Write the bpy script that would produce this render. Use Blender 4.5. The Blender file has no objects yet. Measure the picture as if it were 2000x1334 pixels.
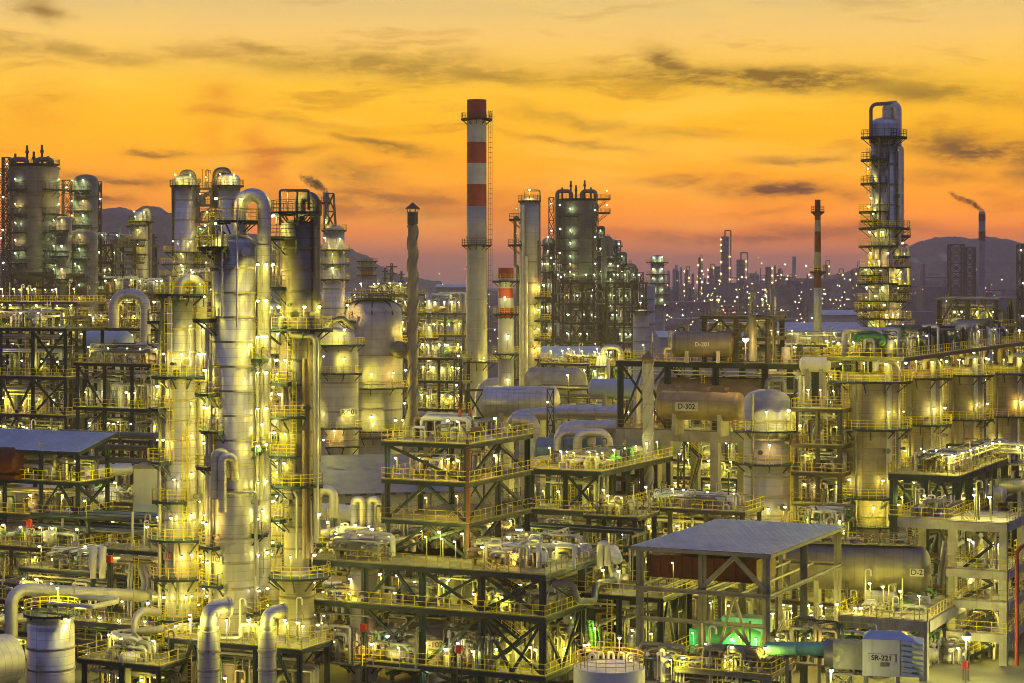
import bpy, math, random
from mathutils import Vector, Matrix
R = math.radians
sc = bpy.context.scene
C = sc.collection
# ---------------------------------------------------------------- camera
CX, HY, F, H = 1000.0, 545.0, 4000.0, 40.0
cd = bpy.data.cameras.new("camera"); cam = bpy.data.objects.new("camera", cd); C.objects.link(cam)
cam.location = (0, 0, H); cam.rotation_euler = (R(90), 0, 0)
cd.sensor_width = 36; cd.lens = 72; cd.shift_y = -0.061; cd.clip_start = 1; cd.clip_end = 30000
sc.camera = cam
sc.view_settings.view_transform = 'Standard'; sc.view_settings.look = 'None'; sc.view_settings.exposure = 0.0; sc.view_settings.gamma = 1
sc.view_settings.use_curve_mapping = False
cy = sc.cycles
cy.max_bounces = 5; cy.diffuse_bounces = 2; cy.glossy_bounces = 3; cy.transmission_bounces = 2; cy.volume_bounces = 1; cy.transparent_max_bounces = 8
cy.sample_clamp_indirect = 1.6; cy.sample_clamp_direct = 12; cy.blur_glossy = 1.5; cy.use_light_tree = True; cy.caustics_reflective = False; cy.caustics_refractive = False
cy.use_denoising = True
try:
    cy.denoiser = 'OPENIMAGEDENOISE'; cy.denoising_prefilter = 'ACCURATE'
except Exception: pass
cy.use_adaptive_sampling = True; cy.adaptive_threshold = .015; cy.adaptive_min_samples = 20
try: cy.pixel_filter_type = 'BLACKMAN_HARRIS'; cy.filter_width = 1.0
except Exception: pass

def lin(r, g, b):
    f = lambda c: (c/255/12.92 if c/255 <= .04045 else ((c/255+.055)/1.055)**2.4)
    return (f(r), f(g), f(b))

# ---------------------------------------------------------------- node helper
class NT:
    def __init__(s, nt): s.nt = nt; s.nt.nodes.clear()
    def n(s, t, **k):
        x = s.nt.nodes.new(t)
        for a, b in k.items(): setattr(x, a, b)
        return x
    def l(s, a, b): s.nt.links.new(a, b)
    def put(s, sock, v):
        if isinstance(v, bpy.types.NodeSocket): s.l(v, sock)
        else:
            if hasattr(sock.default_value, '__len__') and len(sock.default_value) == 4 and len(v) == 3: v = (*v, 1)
            sock.default_value = v
    def m(s, op, a, b=None, c=None, clamp=False):
        x = s.n('ShaderNodeMath', operation=op); x.use_clamp = clamp
        for i, v in enumerate((a, b, c)):
            if v is not None: s.put(x.inputs[i], v)
        return x.outputs[0]
    def mix(s, f, a, b, mode='MIX'):
        x = s.n('ShaderNodeMix', data_type='RGBA', blend_type=mode)
        s.put(x.inputs[0], f); s.put(x.inputs[6], a); s.put(x.inputs[7], b)
        return x.outputs[2]
    def mr(s, v, a, b, c=0., d=1., smooth=True):
        x = s.n('ShaderNodeMapRange'); x.interpolation_type = 'SMOOTHSTEP' if smooth else 'LINEAR'
        for i, q in enumerate((v, a, b, c, d)): s.put(x.inputs[i], q)
        return x.outputs[0]
    def noise(s, vec, scale, detail=4, rough=.55, dist=0., lac=2.):
        x = s.n('ShaderNodeTexNoise'); s.put(x.inputs['Vector'], vec)
        x.inputs['Scale'].default_value = scale; x.inputs['Detail'].default_value = detail
        x.inputs['Roughness'].default_value = rough; x.inputs['Distortion'].default_value = dist
        return x.outputs['Fac']
    def xyz(s, x, y, z):
        c = s.n('ShaderNodeCombineXYZ'); s.put(c.inputs[0], x); s.put(c.inputs[1], y); s.put(c.inputs[2], z); return c.outputs[0]
    def mapv(s, vec, sc_):
        x = s.n('ShaderNodeMapping'); s.l(vec, x.inputs[0]); x.inputs['Scale'].default_value = sc_; return x.outputs[0]
    def ramp(s, f, stops):
        x = s.n('ShaderNodeValToRGB'); e = x.color_ramp.elements
        s.l(f, x.inputs[0])
        while len(e) < len(stops): e.new(.5)
        for q, (p, c) in zip(e, stops): q.position = p; q.color = (*c, 1)
        return x.outputs[0]

# ---------------------------------------------------------------- dusk sky (world)
wd = bpy.data.worlds.new("World"); sc.world = wd; wd.use_nodes = True
t = NT(wd.node_tree)
co = t.n('ShaderNodeTexCoord').outputs['Generated']
sp = t.n('ShaderNodeSeparateXYZ'); t.l(co, sp.inputs[0]); dx, dy, dz = sp.outputs
A = t.m('MULTIPLY', t.m('ARCTAN2', dx, dy), F)             # azimuth, 1/4000 rad
Ee = t.m('MULTIPLY', t.m('ARCSINE', dz), F)                # elevation, same unit
warp = t.noise(t.xyz(t.m('MULTIPLY', A, .004), t.m('MULTIPLY', Ee, .012), 0.), 1.0, 5, .6)
warp2 = t.noise(t.xyz(t.m('MULTIPLY', A, .004), t.m('MULTIPLY', Ee, .012), 7.3), 1.0, 5, .6)
Aw = t.m('ADD', A, t.m('MULTIPLY', t.m('SUBTRACT', warp, .5), 200.))
Ew = t.m('ADD', Ee, t.m('MULTIPLY', t.m('SUBTRACT', warp2, .5), 80.))
eN = t.m('DIVIDE', t.m('ADD', Ee, 200.), 1200.)            # -200..1000
def E2(py): return (545-py+200)/1200
front = t.ramp(eN, [(0., (.34, .16, .14)), (E2(545), (.58, .23, .17)), (E2(500), (.92, .27, .10)), (E2(455), (1.35, .34, .02)), (E2(420), (1.45, .42, .001)),
                    (E2(360), (1.38, .50, 0.)), (E2(260), (1.24, .565, .0)), (E2(170), (1.15, .62, .03)), (E2(70), (1.04, .64, .165)), (E2(0), (.84, .58, .22)),
                    (E2(-130), lin(190, 170, 140)), (1., lin(150, 148, 160))])
# the left horizon is duller than the right
side = t.m('MULTIPLY', t.mr(A, 200., -1000.), t.mr(Ee, 320., 60.))
front = t.mix(t.m('MULTIPLY', side, .22), front, lin(170, 108, 84))
fine = t.noise(t.xyz(t.m('MULTIPLY', Aw, .0034), t.m('MULTIPLY', Ew, .024), 1.7), 1., 8, .62)
band = t.m('MULTIPLY', t.mr(Ee, 20., 130.), t.mr(Ee, 700., 380.))
f1 = t.m('MULTIPLY', t.mr(fine, .53, .70), t.m('MULTIPLY', band, .55))
cl = t.mix(.66, front, lin(146, 82, 16))
front = t.mix(f1, front, cl)
hi = t.noise(t.xyz(t.m('MULTIPLY', Aw, .0018), t.m('MULTIPLY', Ew, .010), 9.1), 1., 6, .6)
front = t.mix(t.m('MULTIPLY', t.mr(hi, .46, .68), t.m('MULTIPLY', band, .3)), front, (1.25, .78, .10))
tex = t.noise(t.xyz(t.m('MULTIPLY', A, .012), t.m('MULTIPLY', Ee, .04), 3.3), 1., 6, .65)
def cloud(px, py, sx, sy, k, tilt=0., src=None):
    """one dark bank of cloud at a fixed bearing and elevation"""
    a = t.m('SUBTRACT', Aw, px-CX); e = t.m('SUBTRACT', Ew, HY-py)
    e = t.m('ADD', e, t.m('MULTIPLY', a, tilt))
    q = t.m('ADD', t.m('POWER', t.m('ABSOLUTE', t.m('DIVIDE', a, sx)), 2.), t.m('POWER', t.m('ABSOLUTE', t.m('DIVIDE', e, sy)), 2.))
    return t.m('MULTIPLY', t.m('EXPONENT', t.m('MULTIPLY', q, -1.)), k)
dark = None
for c in [(95, 38, 42, 24, .75), (130, 112, 230, 16, .5, .03), (500, 98, 110, 9, .55, .06), (760, 135, 330, 26, .62, .06), (950, 150, 150, 20, .62, .12), (870, 125, 70, 18, .5),
          (1300, 125, 42, 26, .9, .2), (1500, 156, 330, 20, 1.0, .045), (1800, 185, 180, 26, .72, .12), (1280, 150, 80, 14, .8), (1530, 377, 130, 15, 1.05, .03), (1450, 370, 50, 12, .5), (1900, 296, 150, 30, .95, .12), (1990, 340, 90, 20, .7),
          (1555, 316, 90, 9, .6), (1840, 345, 100, 18, .4), (310, 300, 60, 7, .7), (240, 355, 130, 12, .7, .05), (230, 390, 60, 12, .9), (740, 285, 110, 12, .7, .22), (700, 345, 80, 34, .55),
          (560, 298, 120, 10, .5), (760, 390, 240, 28, .62), (700, 420, 300, 22, .5), (1120, 240, 120, 12, .4, .2), (1350, 355, 120, 10, .5), (1500, 460, 420, 14, .55), (1300, 270, 120, 10, .35), (1100, 275, 150, 8, .45, .15), (600, 240, 160, 10, .35, .1)]:
    g = cloud(*c); dark = g if dark is None else t.m('MAXIMUM', dark, g)
dk = t.m('MULTIPLY', dark, t.mr(tex, .32, .56, .5, 1.15), clamp=True)
dcol = t.mix(t.mr(Ee, 380., 130.), lin(140, 104, 34), lin(112, 62, 34))
front = t.mix(t.m('MULTIPLY', dk, .95), front, dcol)
pl = t.m('MAXIMUM', cloud(430, 205, 52, 42, .55), cloud(512, 310, 40, 55, .75)); pl = t.m('MAXIMUM', pl, cloud(80, 215, 90, 60, .3)); pl = t.m('MAXIMUM', pl, cloud(412, 260, 30, 60, .25))
front = t.mix(t.m('MULTIPLY', pl, t.mr(tex, .3, .6, .4, 1.)), front, lin(232, 122, 32))
back = t.ramp(t.m('MULTIPLY', dz, 1., clamp=True), [(0., lin(110, 92, 116)), (.25, lin(116, 112, 152)), (1., lin(118, 130, 182))])
ff = t.m('MULTIPLY', t.mr(dy, -.1, .75), t.mr(dz, .75, .15))
col = t.mix(ff, back, front)
bg = t.n('ShaderNodeBackground'); t.l(col, bg.inputs[0]); bg.inputs[1].default_value = 1.0
wo = t.n('ShaderNodeOutputWorld'); t.l(bg.outputs[0], wo.inputs[0])

# ---------------------------------------------------------------- materials
MATS = {}
def mat(name, base, metal=0., rough=.5, var=.18, scale=.6, streak=.25, bump=.0, clad=None, rust=0., emit=None):
    m_ = bpy.data.materials.new(name); m_.use_nodes = True; MATS[name] = m_
    q = NT(m_.node_tree); out = q.n('ShaderNodeOutputMaterial'); b = q.n('ShaderNodeBsdfPrincipled'); q.l(b.outputs[0], out.inputs[0])
    tc = q.n('ShaderNodeTexCoord'); oc = tc.outputs['Object']
    n1 = q.noise(oc, scale, 5, .6)
    c = q.mix(q.mr(n1, .3, .7), [x*(1-var) for x in base], [min(1, x*(1+var)) for x in base])
    if streak:
        n2 = q.noise(q.mapv(oc, (1.6, 1.6, .10)), 1.0, 4, .65)
        c = q.mix(q.m('MULTIPLY', q.mr(n2, .5, .72), streak), c, [x*.42 for x in base])
    h = None
    if clad:   # sheet cladding on a shell whose axis is the object's z
        s3 = q.n('ShaderNodeSeparateXYZ'); q.l(oc, s3.inputs[0])
        ang = q.m('MULTIPLY', q.m('ARCTAN2', s3.outputs[1], s3.outputs[0]), clad[0])
        br = q.n('ShaderNodeTexBrick', offset=0.0); q.l(q.xyz(ang, s3.outputs[2], 0.), br.inputs['Vector'])
        br.inputs['Scale'].default_value = 1; br.inputs['Brick Width'].default_value = clad[1]; br.inputs['Row Height'].default_value = clad[2]; br.inputs['Mortar Size'].default_value = .028
        br.inputs['Mortar Smooth'].default_value = .3; br.inputs['Bias'].default_value = 0
        br.inputs['Color1'].default_value = (.90, .90, .90, 1); br.inputs['Color2'].default_value = (1.06, 1.06, 1.06, 1); br.inputs['Mortar'].default_value = (.55, .55, .55, 1)
        c = q.mix(1., c, br.outputs['Color'], 'MULTIPLY'); h = br.outputs['Fac']
    if rust:
        n3 = q.noise(q.mapv(oc, (1, 1, .35)), .9, 6, .7)
        c = q.mix(q.m('MULTIPLY', q.mr(n3, .52, .70), rust), c, (.16, .065, .025))
    q.put(b.inputs['Base Color'], c); b.inputs['Metallic'].default_value = metal; b.inputs['Specular IOR Level'].default_value = .25 if metal < .15 else .5
    q.put(b.inputs['Roughness'], q.mr(q.noise(oc, scale*2.3, 4), .3, .7, max(.05, rough-.1), min(1, rough+.12)))
    if bump or h is not None:
        bn = q.n('ShaderNodeBump'); bn.inputs['Strength'].default_value = bump or .2; bn.inputs['Distance'].default_value = .05
        hh = q.noise(oc, scale*5, 3)
        if h is not None: hh = q.m('SUBTRACT', q.m('MULTIPLY', hh, .25), h)
        q.l(hh, bn.inputs['Height']); q.l(bn.outputs[0], b.inputs['Normal'])
    if emit:
        b.inputs['Emission Color'].default_value = (*emit[0], 1); b.inputs['Emission Strength'].default_value = emit[1]
        m_.cycles.emission_sampling = 'NONE'
    return m_
mat('clad', (.52, .50, .51), .70, .38, .10, .35, .5, .10, (2.2, 5.5, .9), .24)
mat('clad_fine', (.54, .52, .51), .66, .40, .10, .5, .28, .08, (1.6, 3.2, .8))
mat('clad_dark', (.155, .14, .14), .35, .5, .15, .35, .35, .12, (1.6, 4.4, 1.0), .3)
mat('grey_shell', (.40, .38, .38), .25, .55, .14, .3, .35, .3, (2.2, 5.4, 1.5), .2)
mat('white_paint', (.60, .60, .58), 0, .45, .08, .5, .22)
mat('pipe_silver', (.50, .49, .48), .65, .40, .12, .8, .25)
mat('pipe_grey', (.13, .13, .135), .2, .5, .16, .8, .3)
mat('pipe_rust', (.17, .12, .08), .2, .6, .25, .8, .3)
mat('pipe_green', (.03, .12, .07), 0, .45)
mat('pipe_blue', (.10, .17, .28), .1, .45)
mat('steel_blue', (.006, .017, .044), .0, .6, .25, .7, .1)
mat('steel_dark', (.045, .042, .048), .2, .55, .25, .7, .1)
mat('steel_grey', (.16, .155, .155), .1, .55, .2, .7, .2)
mat('yellow_paint', (.70, .56, .03), 0, .45, .1, .8, .15)
mat('rail_dull', (.26, .21, .03), 0, .55, .2, .8, .2)
mat('red_paint', (.30, .05, .032), 0, .5, .16, .5, .25)
mat('band_grey', (.22, .20, .20), 0, .6, .15, .5, .3)
mat('shaft_dark', (.17, .15, .145), .1, .55, .15, .4, .3)
mat('board', (.42, .41, .38), 0, .6, .15, 1.5, .35)
mat('red_dull', (.065, .013, .010), 0, .6, .3, .6, .3)
mat('brown_shell', (.20, .155, .11), .3, .5, .2, .4, .3, .35, (2.0, 4.0, 1.6), .35)
mat('brown_drum', (.24, .20, .17), .35, .5, .2, .35, .45, .3, (2.0, 4.0, 1.4), .4)
mat('red_paint_dark', (.09, .022, .022), 0, .55, .2, .5, .3)
mat('red_box', (.42, .03, .02), 0, .4)
mat('band_white', (.46, .45, .45), 0, .5, .1, .5, .3)
mat('stack_grey', (.34, .33, .33), .15, .55, .12, .3, .3, .2, (2., 3.0, 4.0), .1)
mat('concrete', (.33, .31, .28), 0, .8, .22, .5, .6, .1)
mat('deck_plate', (.13, .125, .11), .1, .65, .2, .9, 0)
mat('roof_blue', (.30, .37, .53), .15, .42, .10, .3, 0)
mat('wall_pale', (.42, .43, .43), 0, .6, .1, .3, .3)
mat('dark_void', (.02, .02, .022), 0, .6)
mat('roof_slate', (.16, .17, .24), .3, .45, .15, .25, .2)
mat('green_paint', (.06, .22, .10), 0, .4)
mat('teal_paint', (.09, .26, .30), .1, .4)
mat('black_iron', (.03, .028, .03), .3, .5)
mat('far_shell', (.20, .19, .21), .1, .6, .2, .2, .3)
mat('ink', (.01, .01, .01), 0, .6, 0, 1, 0)
mat('ink_red', (.45, .02, .02), 0, .6, 0, 1, 0)
mat('bulb_warm', (.8, .7, .4), 0, .4, 0, 1, 0, emit=((1., .80, .34), 26))
mat('bulb_white', (.8, .8, .7), 0, .4, 0, 1, 0, emit=((1., .93, .72), 26))
mat('bulb_cool', (.7, .8, .7), 0, .4, 0, 1, 0, emit=((.62, 1., .62), 12))
mat('bulb_far', (.8, .7, .4), 0, .4, 0, 1, 0, emit=((1., .66, .18), 9))
mat('bulb_red', (.8, .1, .1), 0, .4, 0, 1, 0, emit=((1., .05, .16), 8))

# ---------------------------------------------------------------- mesh builder
class MB:
    def __init__(s): s.v = []; s.f = []; s.sm = []; s.mi = []; s.k = 0
    def add(s, vs, fs, sm=False):
        o = len(s.v); s.v.extend(vs)
        for f in fs: s.f.append(tuple(i+o for i in f)); s.sm.append(sm); s.mi.append(s.k)
    BF = [(0, 3, 2, 1), (4, 5, 6, 7), (0, 1, 5, 4), (1, 2, 6, 5), (2, 3, 7, 6), (3, 0, 4, 7)]
    def box(s, x0, x1, y0, y1, z0, z1):
        s.add([(x0, y0, z0), (x1, y0, z0), (x1, y1, z0), (x0, y1, z0), (x0, y0, z1), (x1, y0, z1), (x1, y1, z1), (x0, y1, z1)], MB.BF)
    def bar(s, a, b, w, h=None):
        h = w if h is None else h
        a = Vector(a); b = Vector(b); d = b-a
        if d.length < 1e-5: return
        d.normalize(); up = Vector((0, 0, 1)) if abs(d.z) < .95 else Vector((0, 1, 0))
        x = d.cross(up).normalized()*(w/2); y = x.cross(d).normalized()*(h/2)
        s.add([tuple(p) for p in (a-x-y, a+x-y, a+x+y, a-x+y, b-x-y, b+x-y, b+x+y, b-x+y)], MB.BF)
    def ibeam(s, a, b, w, h):
        a = Vector(a); b = Vector(b); d = (b-a).normalized(); up = Vector((0, 0, 1)) if abs(d.z) < .95 else Vector((0, 1, 0))
        x = d.cross(up).normalized(); y = x.cross(d).normalized(); o = y*(h/2-.03)
        s.bar(a+o, b+o, w, .06); s.bar(a-o, b-o, w, .06); s.bar(a, b, .05, h-.12)
    def lathe(s, prof, n=32, a0=0., a1=360., cx=0., cy=0.):
        run = [prof[0]]                                    # split the surface at sharp corners so that shading stays flat there
        for i in range(1, len(prof)-1):
            run.append(prof[i]); u = (prof[i][0]-prof[i-1][0], prof[i][1]-prof[i-1][1]); v = (prof[i+1][0]-prof[i][0], prof[i+1][1]-prof[i][1])
            lu, lv = math.hypot(*u), math.hypot(*v)
            if lu > 1e-6 and lv > 1e-6 and (u[0]*v[0]+u[1]*v[1])/(lu*lv) < .86: s.lathe0(run, n, a0, a1, cx, cy); run = [prof[i]]
        run.append(prof[-1]); s.lathe0(run, n, a0, a1, cx, cy)
    def lathe0(s, prof, n=32, a0=0., a1=360., cx=0., cy=0.):
        full = abs(a1-a0) >= 359.9; k = n if full else n+1; vs = []
        for r, z in prof:
            for i in range(k):
                a = R(a0+(a1-a0)*i/n); vs.append((cx+r*math.cos(a), cy+r*math.sin(a), z))
        fs = []
        for j in range(len(prof)-1):
            for i in range(n):
                i2 = (i+1) % k
                fs.append((j*k+i, (j+1)*k+i, (j+1)*k+i2, j*k+i2))
        s.add(vs, fs, True)
    def tube(s, pts, r, n=10, bend=None, cap=True):
        P = [Vector(p) for p in pts]
        if bend is None: bend = 1.6*r
        Q = [P[0]]
        for i in range(1, len(P)-1):
            a, b, c = P[i-1], P[i], P[i+1]
            u = (a-b); v = (c-b); lu, lv = u.length, v.length
            if lu < 1e-6 or lv < 1e-6: continue
            u /= lu; v /= lv; an = u.angle(v)
            if an > 3.0 or bend <= 0: Q.append(b); continue
            tl = min(bend/math.tan(an/2), lu*.48, lv*.48); rr = tl*math.tan(an/2)
            ctr = b+(u+v).normalized()*(rr/math.sin(an/2))
            s0 = b+u*tl-ctr; s1 = b+v*tl-ctr; w = s0.angle(s1); m = max(2, int(w/.28))
            for k in range(m+1):
                f = k/m; Q.append(ctr+(s0*math.sin((1-f)*w)+s1*math.sin(f*w))/math.sin(w))
        Q.append(P[-1])
        d0 = (Q[1]-Q[0]).normalized(); x = d0.orthogonal().normalized(); vs = []
        for i, p in enumerate(Q):
            d = (Q[min(i+1, len(Q)-1)]-Q[max(i-1, 0)]).normalized()
            x = (x-d*x.dot(d)).normalized(); y = d.cross(x)
            for j in range(n):
                a = 2*math.pi*j/n; vs.append(tuple(p+x*(r*math.cos(a))+y*(r*math.sin(a))))
        fs = [(i*n+j, i*n+(j+1) % n, (i+1)*n+(j+1) % n, (i+1)*n+j) for i in range(len(Q)-1) for j in range(n)]
        s.add(vs, fs, True)
        if cap:
            s.add(vs[:n], [tuple(range(n-1, -1, -1))]); s.add(vs[-n:], [tuple(range(n))])
    def ball(s, c, r, n=10, m=6, sz=1.):
        s.lathe([(max(1e-4, r*math.sin(math.pi*j/m)), c[2]+r*sz*math.cos(math.pi*j/m)) for j in range(m+1)], n, cx=c[0], cy=c[1])
    def mesh(s, name, mats):
        me = bpy.data.meshes.new(name); me.from_pydata(s.v, [], s.f)
        for m_ in (mats if isinstance(mats, (list, tuple)) else [mats]): me.materials.append(MATS[m_])
        me.polygons.foreach_set('use_smooth', s.sm); me.polygons.foreach_set('material_index', s.mi); me.update()
        return me
def link(name, data, parent=None, loc=(0, 0, 0), rot=(0, 0, 0)):
    o = bpy.data.objects.new(name, data); C.objects.link(o); o.location = loc; o.rotation_euler = rot
    if parent: o.parent = parent
    return o
def part(name, mb, mats, parent, loc=(0, 0, 0), rot=(0, 0, 0), label=None):
    o = link(name, mb.mesh(name, mats), parent, loc, rot)
    if label: o['label'] = label
    return o
def tag(o, label, cat, group=None):
    o['label'] = label; o['category'] = cat; o['kind'] = 'thing'
    if group: o['group'] = group
    return o
def thing(name, label, cat, loc=(0, 0, 0), rotz=0., group=None):
    return tag(link(name, None, None, loc, (0, 0, rotz)), label, cat, group)
def single(name, mb, mats, label, cat, loc=(0, 0, 0), rotz=0., group=None):
    return tag(link(name, mb.mesh(name, mats), None, loc, (0, 0, rotz)), label, cat, group)
def struct(name, mb, mats): o = link(name, mb.mesh(name, mats)); o['kind'] = 'structure'; return o
def zz(py, d): return H-(py-HY)*d/F
def xx(px, d): return (px-CX)*d/F
TH = R(-25.5); UX, UY = math.cos(TH), math.sin(TH)       # the plant's own grid: u runs right and nearer, v runs right and away
def u_to(px0, d0, px1): t_ = (px1-CX)/F; return (t_*d0-xx(px0, d0))/(UX-UY*t_)
def v_to(px0, d0, px1): t_ = (px1-CX)/F; return (t_*d0-xx(px0, d0))/(-UY-UX*t_)

# ---------------------------------------------------------------- lamps
LCOL = (1., .87, .07)
def ldata(name, w, col=LCOL, rad=.12):
    l_ = bpy.data.lights.new(name, 'POINT'); l_.energy = w; l_.color = col; l_.shadow_soft_size = rad; return l_
LP = 0.88
LIGHTS = {'S': ldata('lamp_small', 260*LP), 'M': ldata('lamp_medium', 700*LP), 'L': ldata('lamp_large', 1800*LP), 'X': ldata('lamp_flood', 5200*LP),
          'G': ldata('lamp_far', 420*LP, (.72, 1., .38)), 'E': ldata('lamp_green', 330*LP, (.25, 1., .30))}
for k_ in list(LIGHTS):
    l0 = LIGHTS[k_]; LIGHTS[k_] = [l0]
    for f_, c_ in ((.3, l0.color), (.5, l0.color), (2.0, l0.color), (.8, (1., .92, .22)), (.9, (1., .62, .08))):
        l1 = l0.copy(); l1.energy = l0.energy*f_; l1.color = l0.color if k_ == 'E' else (1., .80, .22) if k_ == 'G' and f_ in (.8, 2.0) else l0.color if k_ == 'G' else c_; LIGHTS[k_].append(l1)
def lamp_mesh(h, r, bm, arm=.35):
    m_ = MB(); m_.bar((0, 0, 0), (0, 0, h), .07)
    if arm: m_.bar((0, 0, h), (0, -arm, h+.1), .06)
    m_.lathe([(.02, h+.12+r*1.3), (r*1.1, h+.1+r*.5), (r*1.35, h+.1+r*.1)], 8, cy=-arm); m_.k = 1; m_.ball((0, -arm, h+.06), r, 8, 6)
    return m_.mesh('lamp', ['steel_grey', bm])
LAMPS = {'S': [lamp_mesh(2.1, .10, 'bulb_warm'), lamp_mesh(2.2, .08, 'bulb_white'), lamp_mesh(1.9, .13, 'bulb_warm')], 'M': [lamp_mesh(2.1, .15, 'bulb_warm'), lamp_mesh(2.15, .12, 'bulb_white'), lamp_mesh(2.0, .10, 'bulb_warm'), lamp_mesh(2.1, .17, 'bulb_warm')],
         'L': [lamp_mesh(2.4, .20, 'bulb_white', .3), lamp_mesh(2.5, .17, 'bulb_warm', .3), lamp_mesh(2.3, .14, 'bulb_white', .35)], 'X': [lamp_mesh(2.4, .42, 'bulb_white', .1)], 'G': [lamp_mesh(2.2, .20, 'bulb_white', .3), lamp_mesh(2.2, .15, 'bulb_cool', .3), lamp_mesh(2.2, .13, 'bulb_warm', .3)]}
LAMPS['E'] = LAMPS['S']; LAMPF = LAMPS['G'][0]; LAMP = LAMPS['M'][0]; LR = random.Random(3)
NL = [0]
def lamp(root, p, k='M', rotz=0., mesh=None, light=True):
    """a lamp post fixed to a platform: one mesh, and its light just below the bulb"""
    o = link('lamp', mesh or LR.choice(LAMPS[k]), root, p, (0, 0, rotz)); NL[0] += 1
    if light and (k in 'LXGE' or LR.random() > .16):     # some lamps are dead
        q = link('lamp_light', LR.choice(LIGHTS[k]), o, (0, -.36, 1.72) if k not in 'LXG' else (0, -.1, 1.95))
    return o
# ---------------------------------------------------------------- builders
def dome(r, z, k=.5, n=7): return [(max(.001, r*math.sin(math.pi/2*i/n)), z+k*r*math.cos(math.pi/2*i/n)) for i in range(n+1)]
def pol(r, a, z): return (r*math.cos(R(a)), r*math.sin(R(a)), z)
def rail_arc(mb, r, a0, a1, z, w=.065):
    n = max(2, int(abs(a1-a0)*math.pi/180*r/.9)); P = [pol(r, a0+(a1-a0)*i/n, z) for i in range(n+1)]
    for i, p in enumerate(P):
        mb.bar(p, (p[0], p[1], z+1.12), w)
        if i < n:
            q = P[i+1]
            for h in (.4, .76, 1.12): mb.bar((p[0], p[1], z+h), (q[0], q[1], z+h), w*.85)
def rail_line(mb, a, b, w=.065, sp=1.25):
    a = Vector(a); b = Vector(b); L = (b-a).length; n = max(1, int(L/sp))
    for i in range(n+1):
        p = a+(b-a)*(i/n); mb.bar(p, p+Vector((0, 0, 1.12)), w)
    for h in (.08, .58, 1.12): mb.bar(a+Vector((0, 0, h)), b+Vector((0, 0, h)), w*.85)
def platform(root, z, r, ro, a0, a1, rail='yellow_paint', rb=True):
    mb = MB(); full = a1-a0 >= 359
    n = max(6, int((a1-a0)/12))
    mb.lathe([(r-.05, z), (ro, z), (ro, z-.22), (r-.05, z-.22)], n, a0, a1)
    if not full:
        for a in (a0, a1): mb.bar(pol(r, a, z-.11), pol(ro, a, z-.11), .08, .2)
    if rb:
        n = max(2, int((a1-a0)/35))
        for i in range(n+1):
            a = a0+(a1-a0)*(i+(0 if not full else .5))/n
            mb.bar(pol(r, a, z-.7*(ro-r)-.3), pol(ro-.15, a, z-.2), .12); mb.bar(pol(r, a, z-.3), pol(ro, a, z-.3), .1, .16)
    p = part('platform', mb, 'steel_blue', root)
    mb = MB(); rail_arc(mb, ro-.06, a0, a1, z)
    if not full:
        for a in (a0, a1): rail_line(mb, pol(r+.1, a, z), pol(ro-.06, a, z))
    part('railing', mb, rail, p)
    return p
def ladder(root, r, a, z0, z1, m='yellow_paint', cage=True, name='ladder'):
    mb = MB(); t_ = Vector((-math.sin(R(a)), math.cos(R(a)), 0)); o = Vector(pol(r+.22, a, 0)); n = Vector(pol(1, a, 0))
    for s_ in (-1, 1): mb.bar(o+t_*(.25*s_)+Vector((0, 0, z0)), o+t_*(.25*s_)+Vector((0, 0, z1)), .06)
    z = z0+.2
    while z < z1: mb.bar(o-t_*.25+Vector((0, 0, z)), o+t_*.25+Vector((0, 0, z)), .035); z += .36
    if cage:
        z = z0+2.2
        while z < z1:
            P = [o+t_*(.38*math.cos(R(b)))+n*(.75*math.sin(R(b)))+Vector((0, 0, z)) for b in range(0, 181, 30)]
            for i in range(6): mb.bar(P[i], P[i+1], .045)
            z += 1.0
        for b in (30, 90, 150):
            p = o+t_*(.38*math.cos(R(b)))+n*(.75*math.sin(R(b))); mb.bar(p+Vector((0, 0, z0+2.2)), p+Vector((0, 0, z1)), .04)
    return part(name, mb, m, root)
def sign(root, text, loc, size, w, h, ink='ink', plate=True, rotz=0., skew=0.):
    """a painted name board facing -y of its thing"""
    mb = MB()
    if plate: mb.box(-w/2, w/2, -.03, .03, -h/2, h/2)
    else: mb.box(-w/2, w/2, .0, .02, -.02, .02)
    p = part('name_board', mb, 'board' if plate else 'steel_grey', root, loc, (0, 0, rotz))
    cu = bpy.data.curves.new('lettering', 'FONT'); cu.body = text; cu.size = size; cu.align_x = 'CENTER'; cu.align_y = 'CENTER'; cu.extrude = .01; cu.offset = .012
    tmp = bpy.data.objects.new('lettering', cu); C.objects.link(tmp); bpy.context.view_layer.update()
    me = bpy.data.meshes.new_from_object(tmp.evaluated_get(bpy.context.evaluated_depsgraph_get())); bpy.data.objects.remove(tmp)
    me.materials.clear(); me.materials.append(MATS[ink]); link('lettering', me, p, (0, -.045, 0), (R(90), 0, 0))
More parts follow.
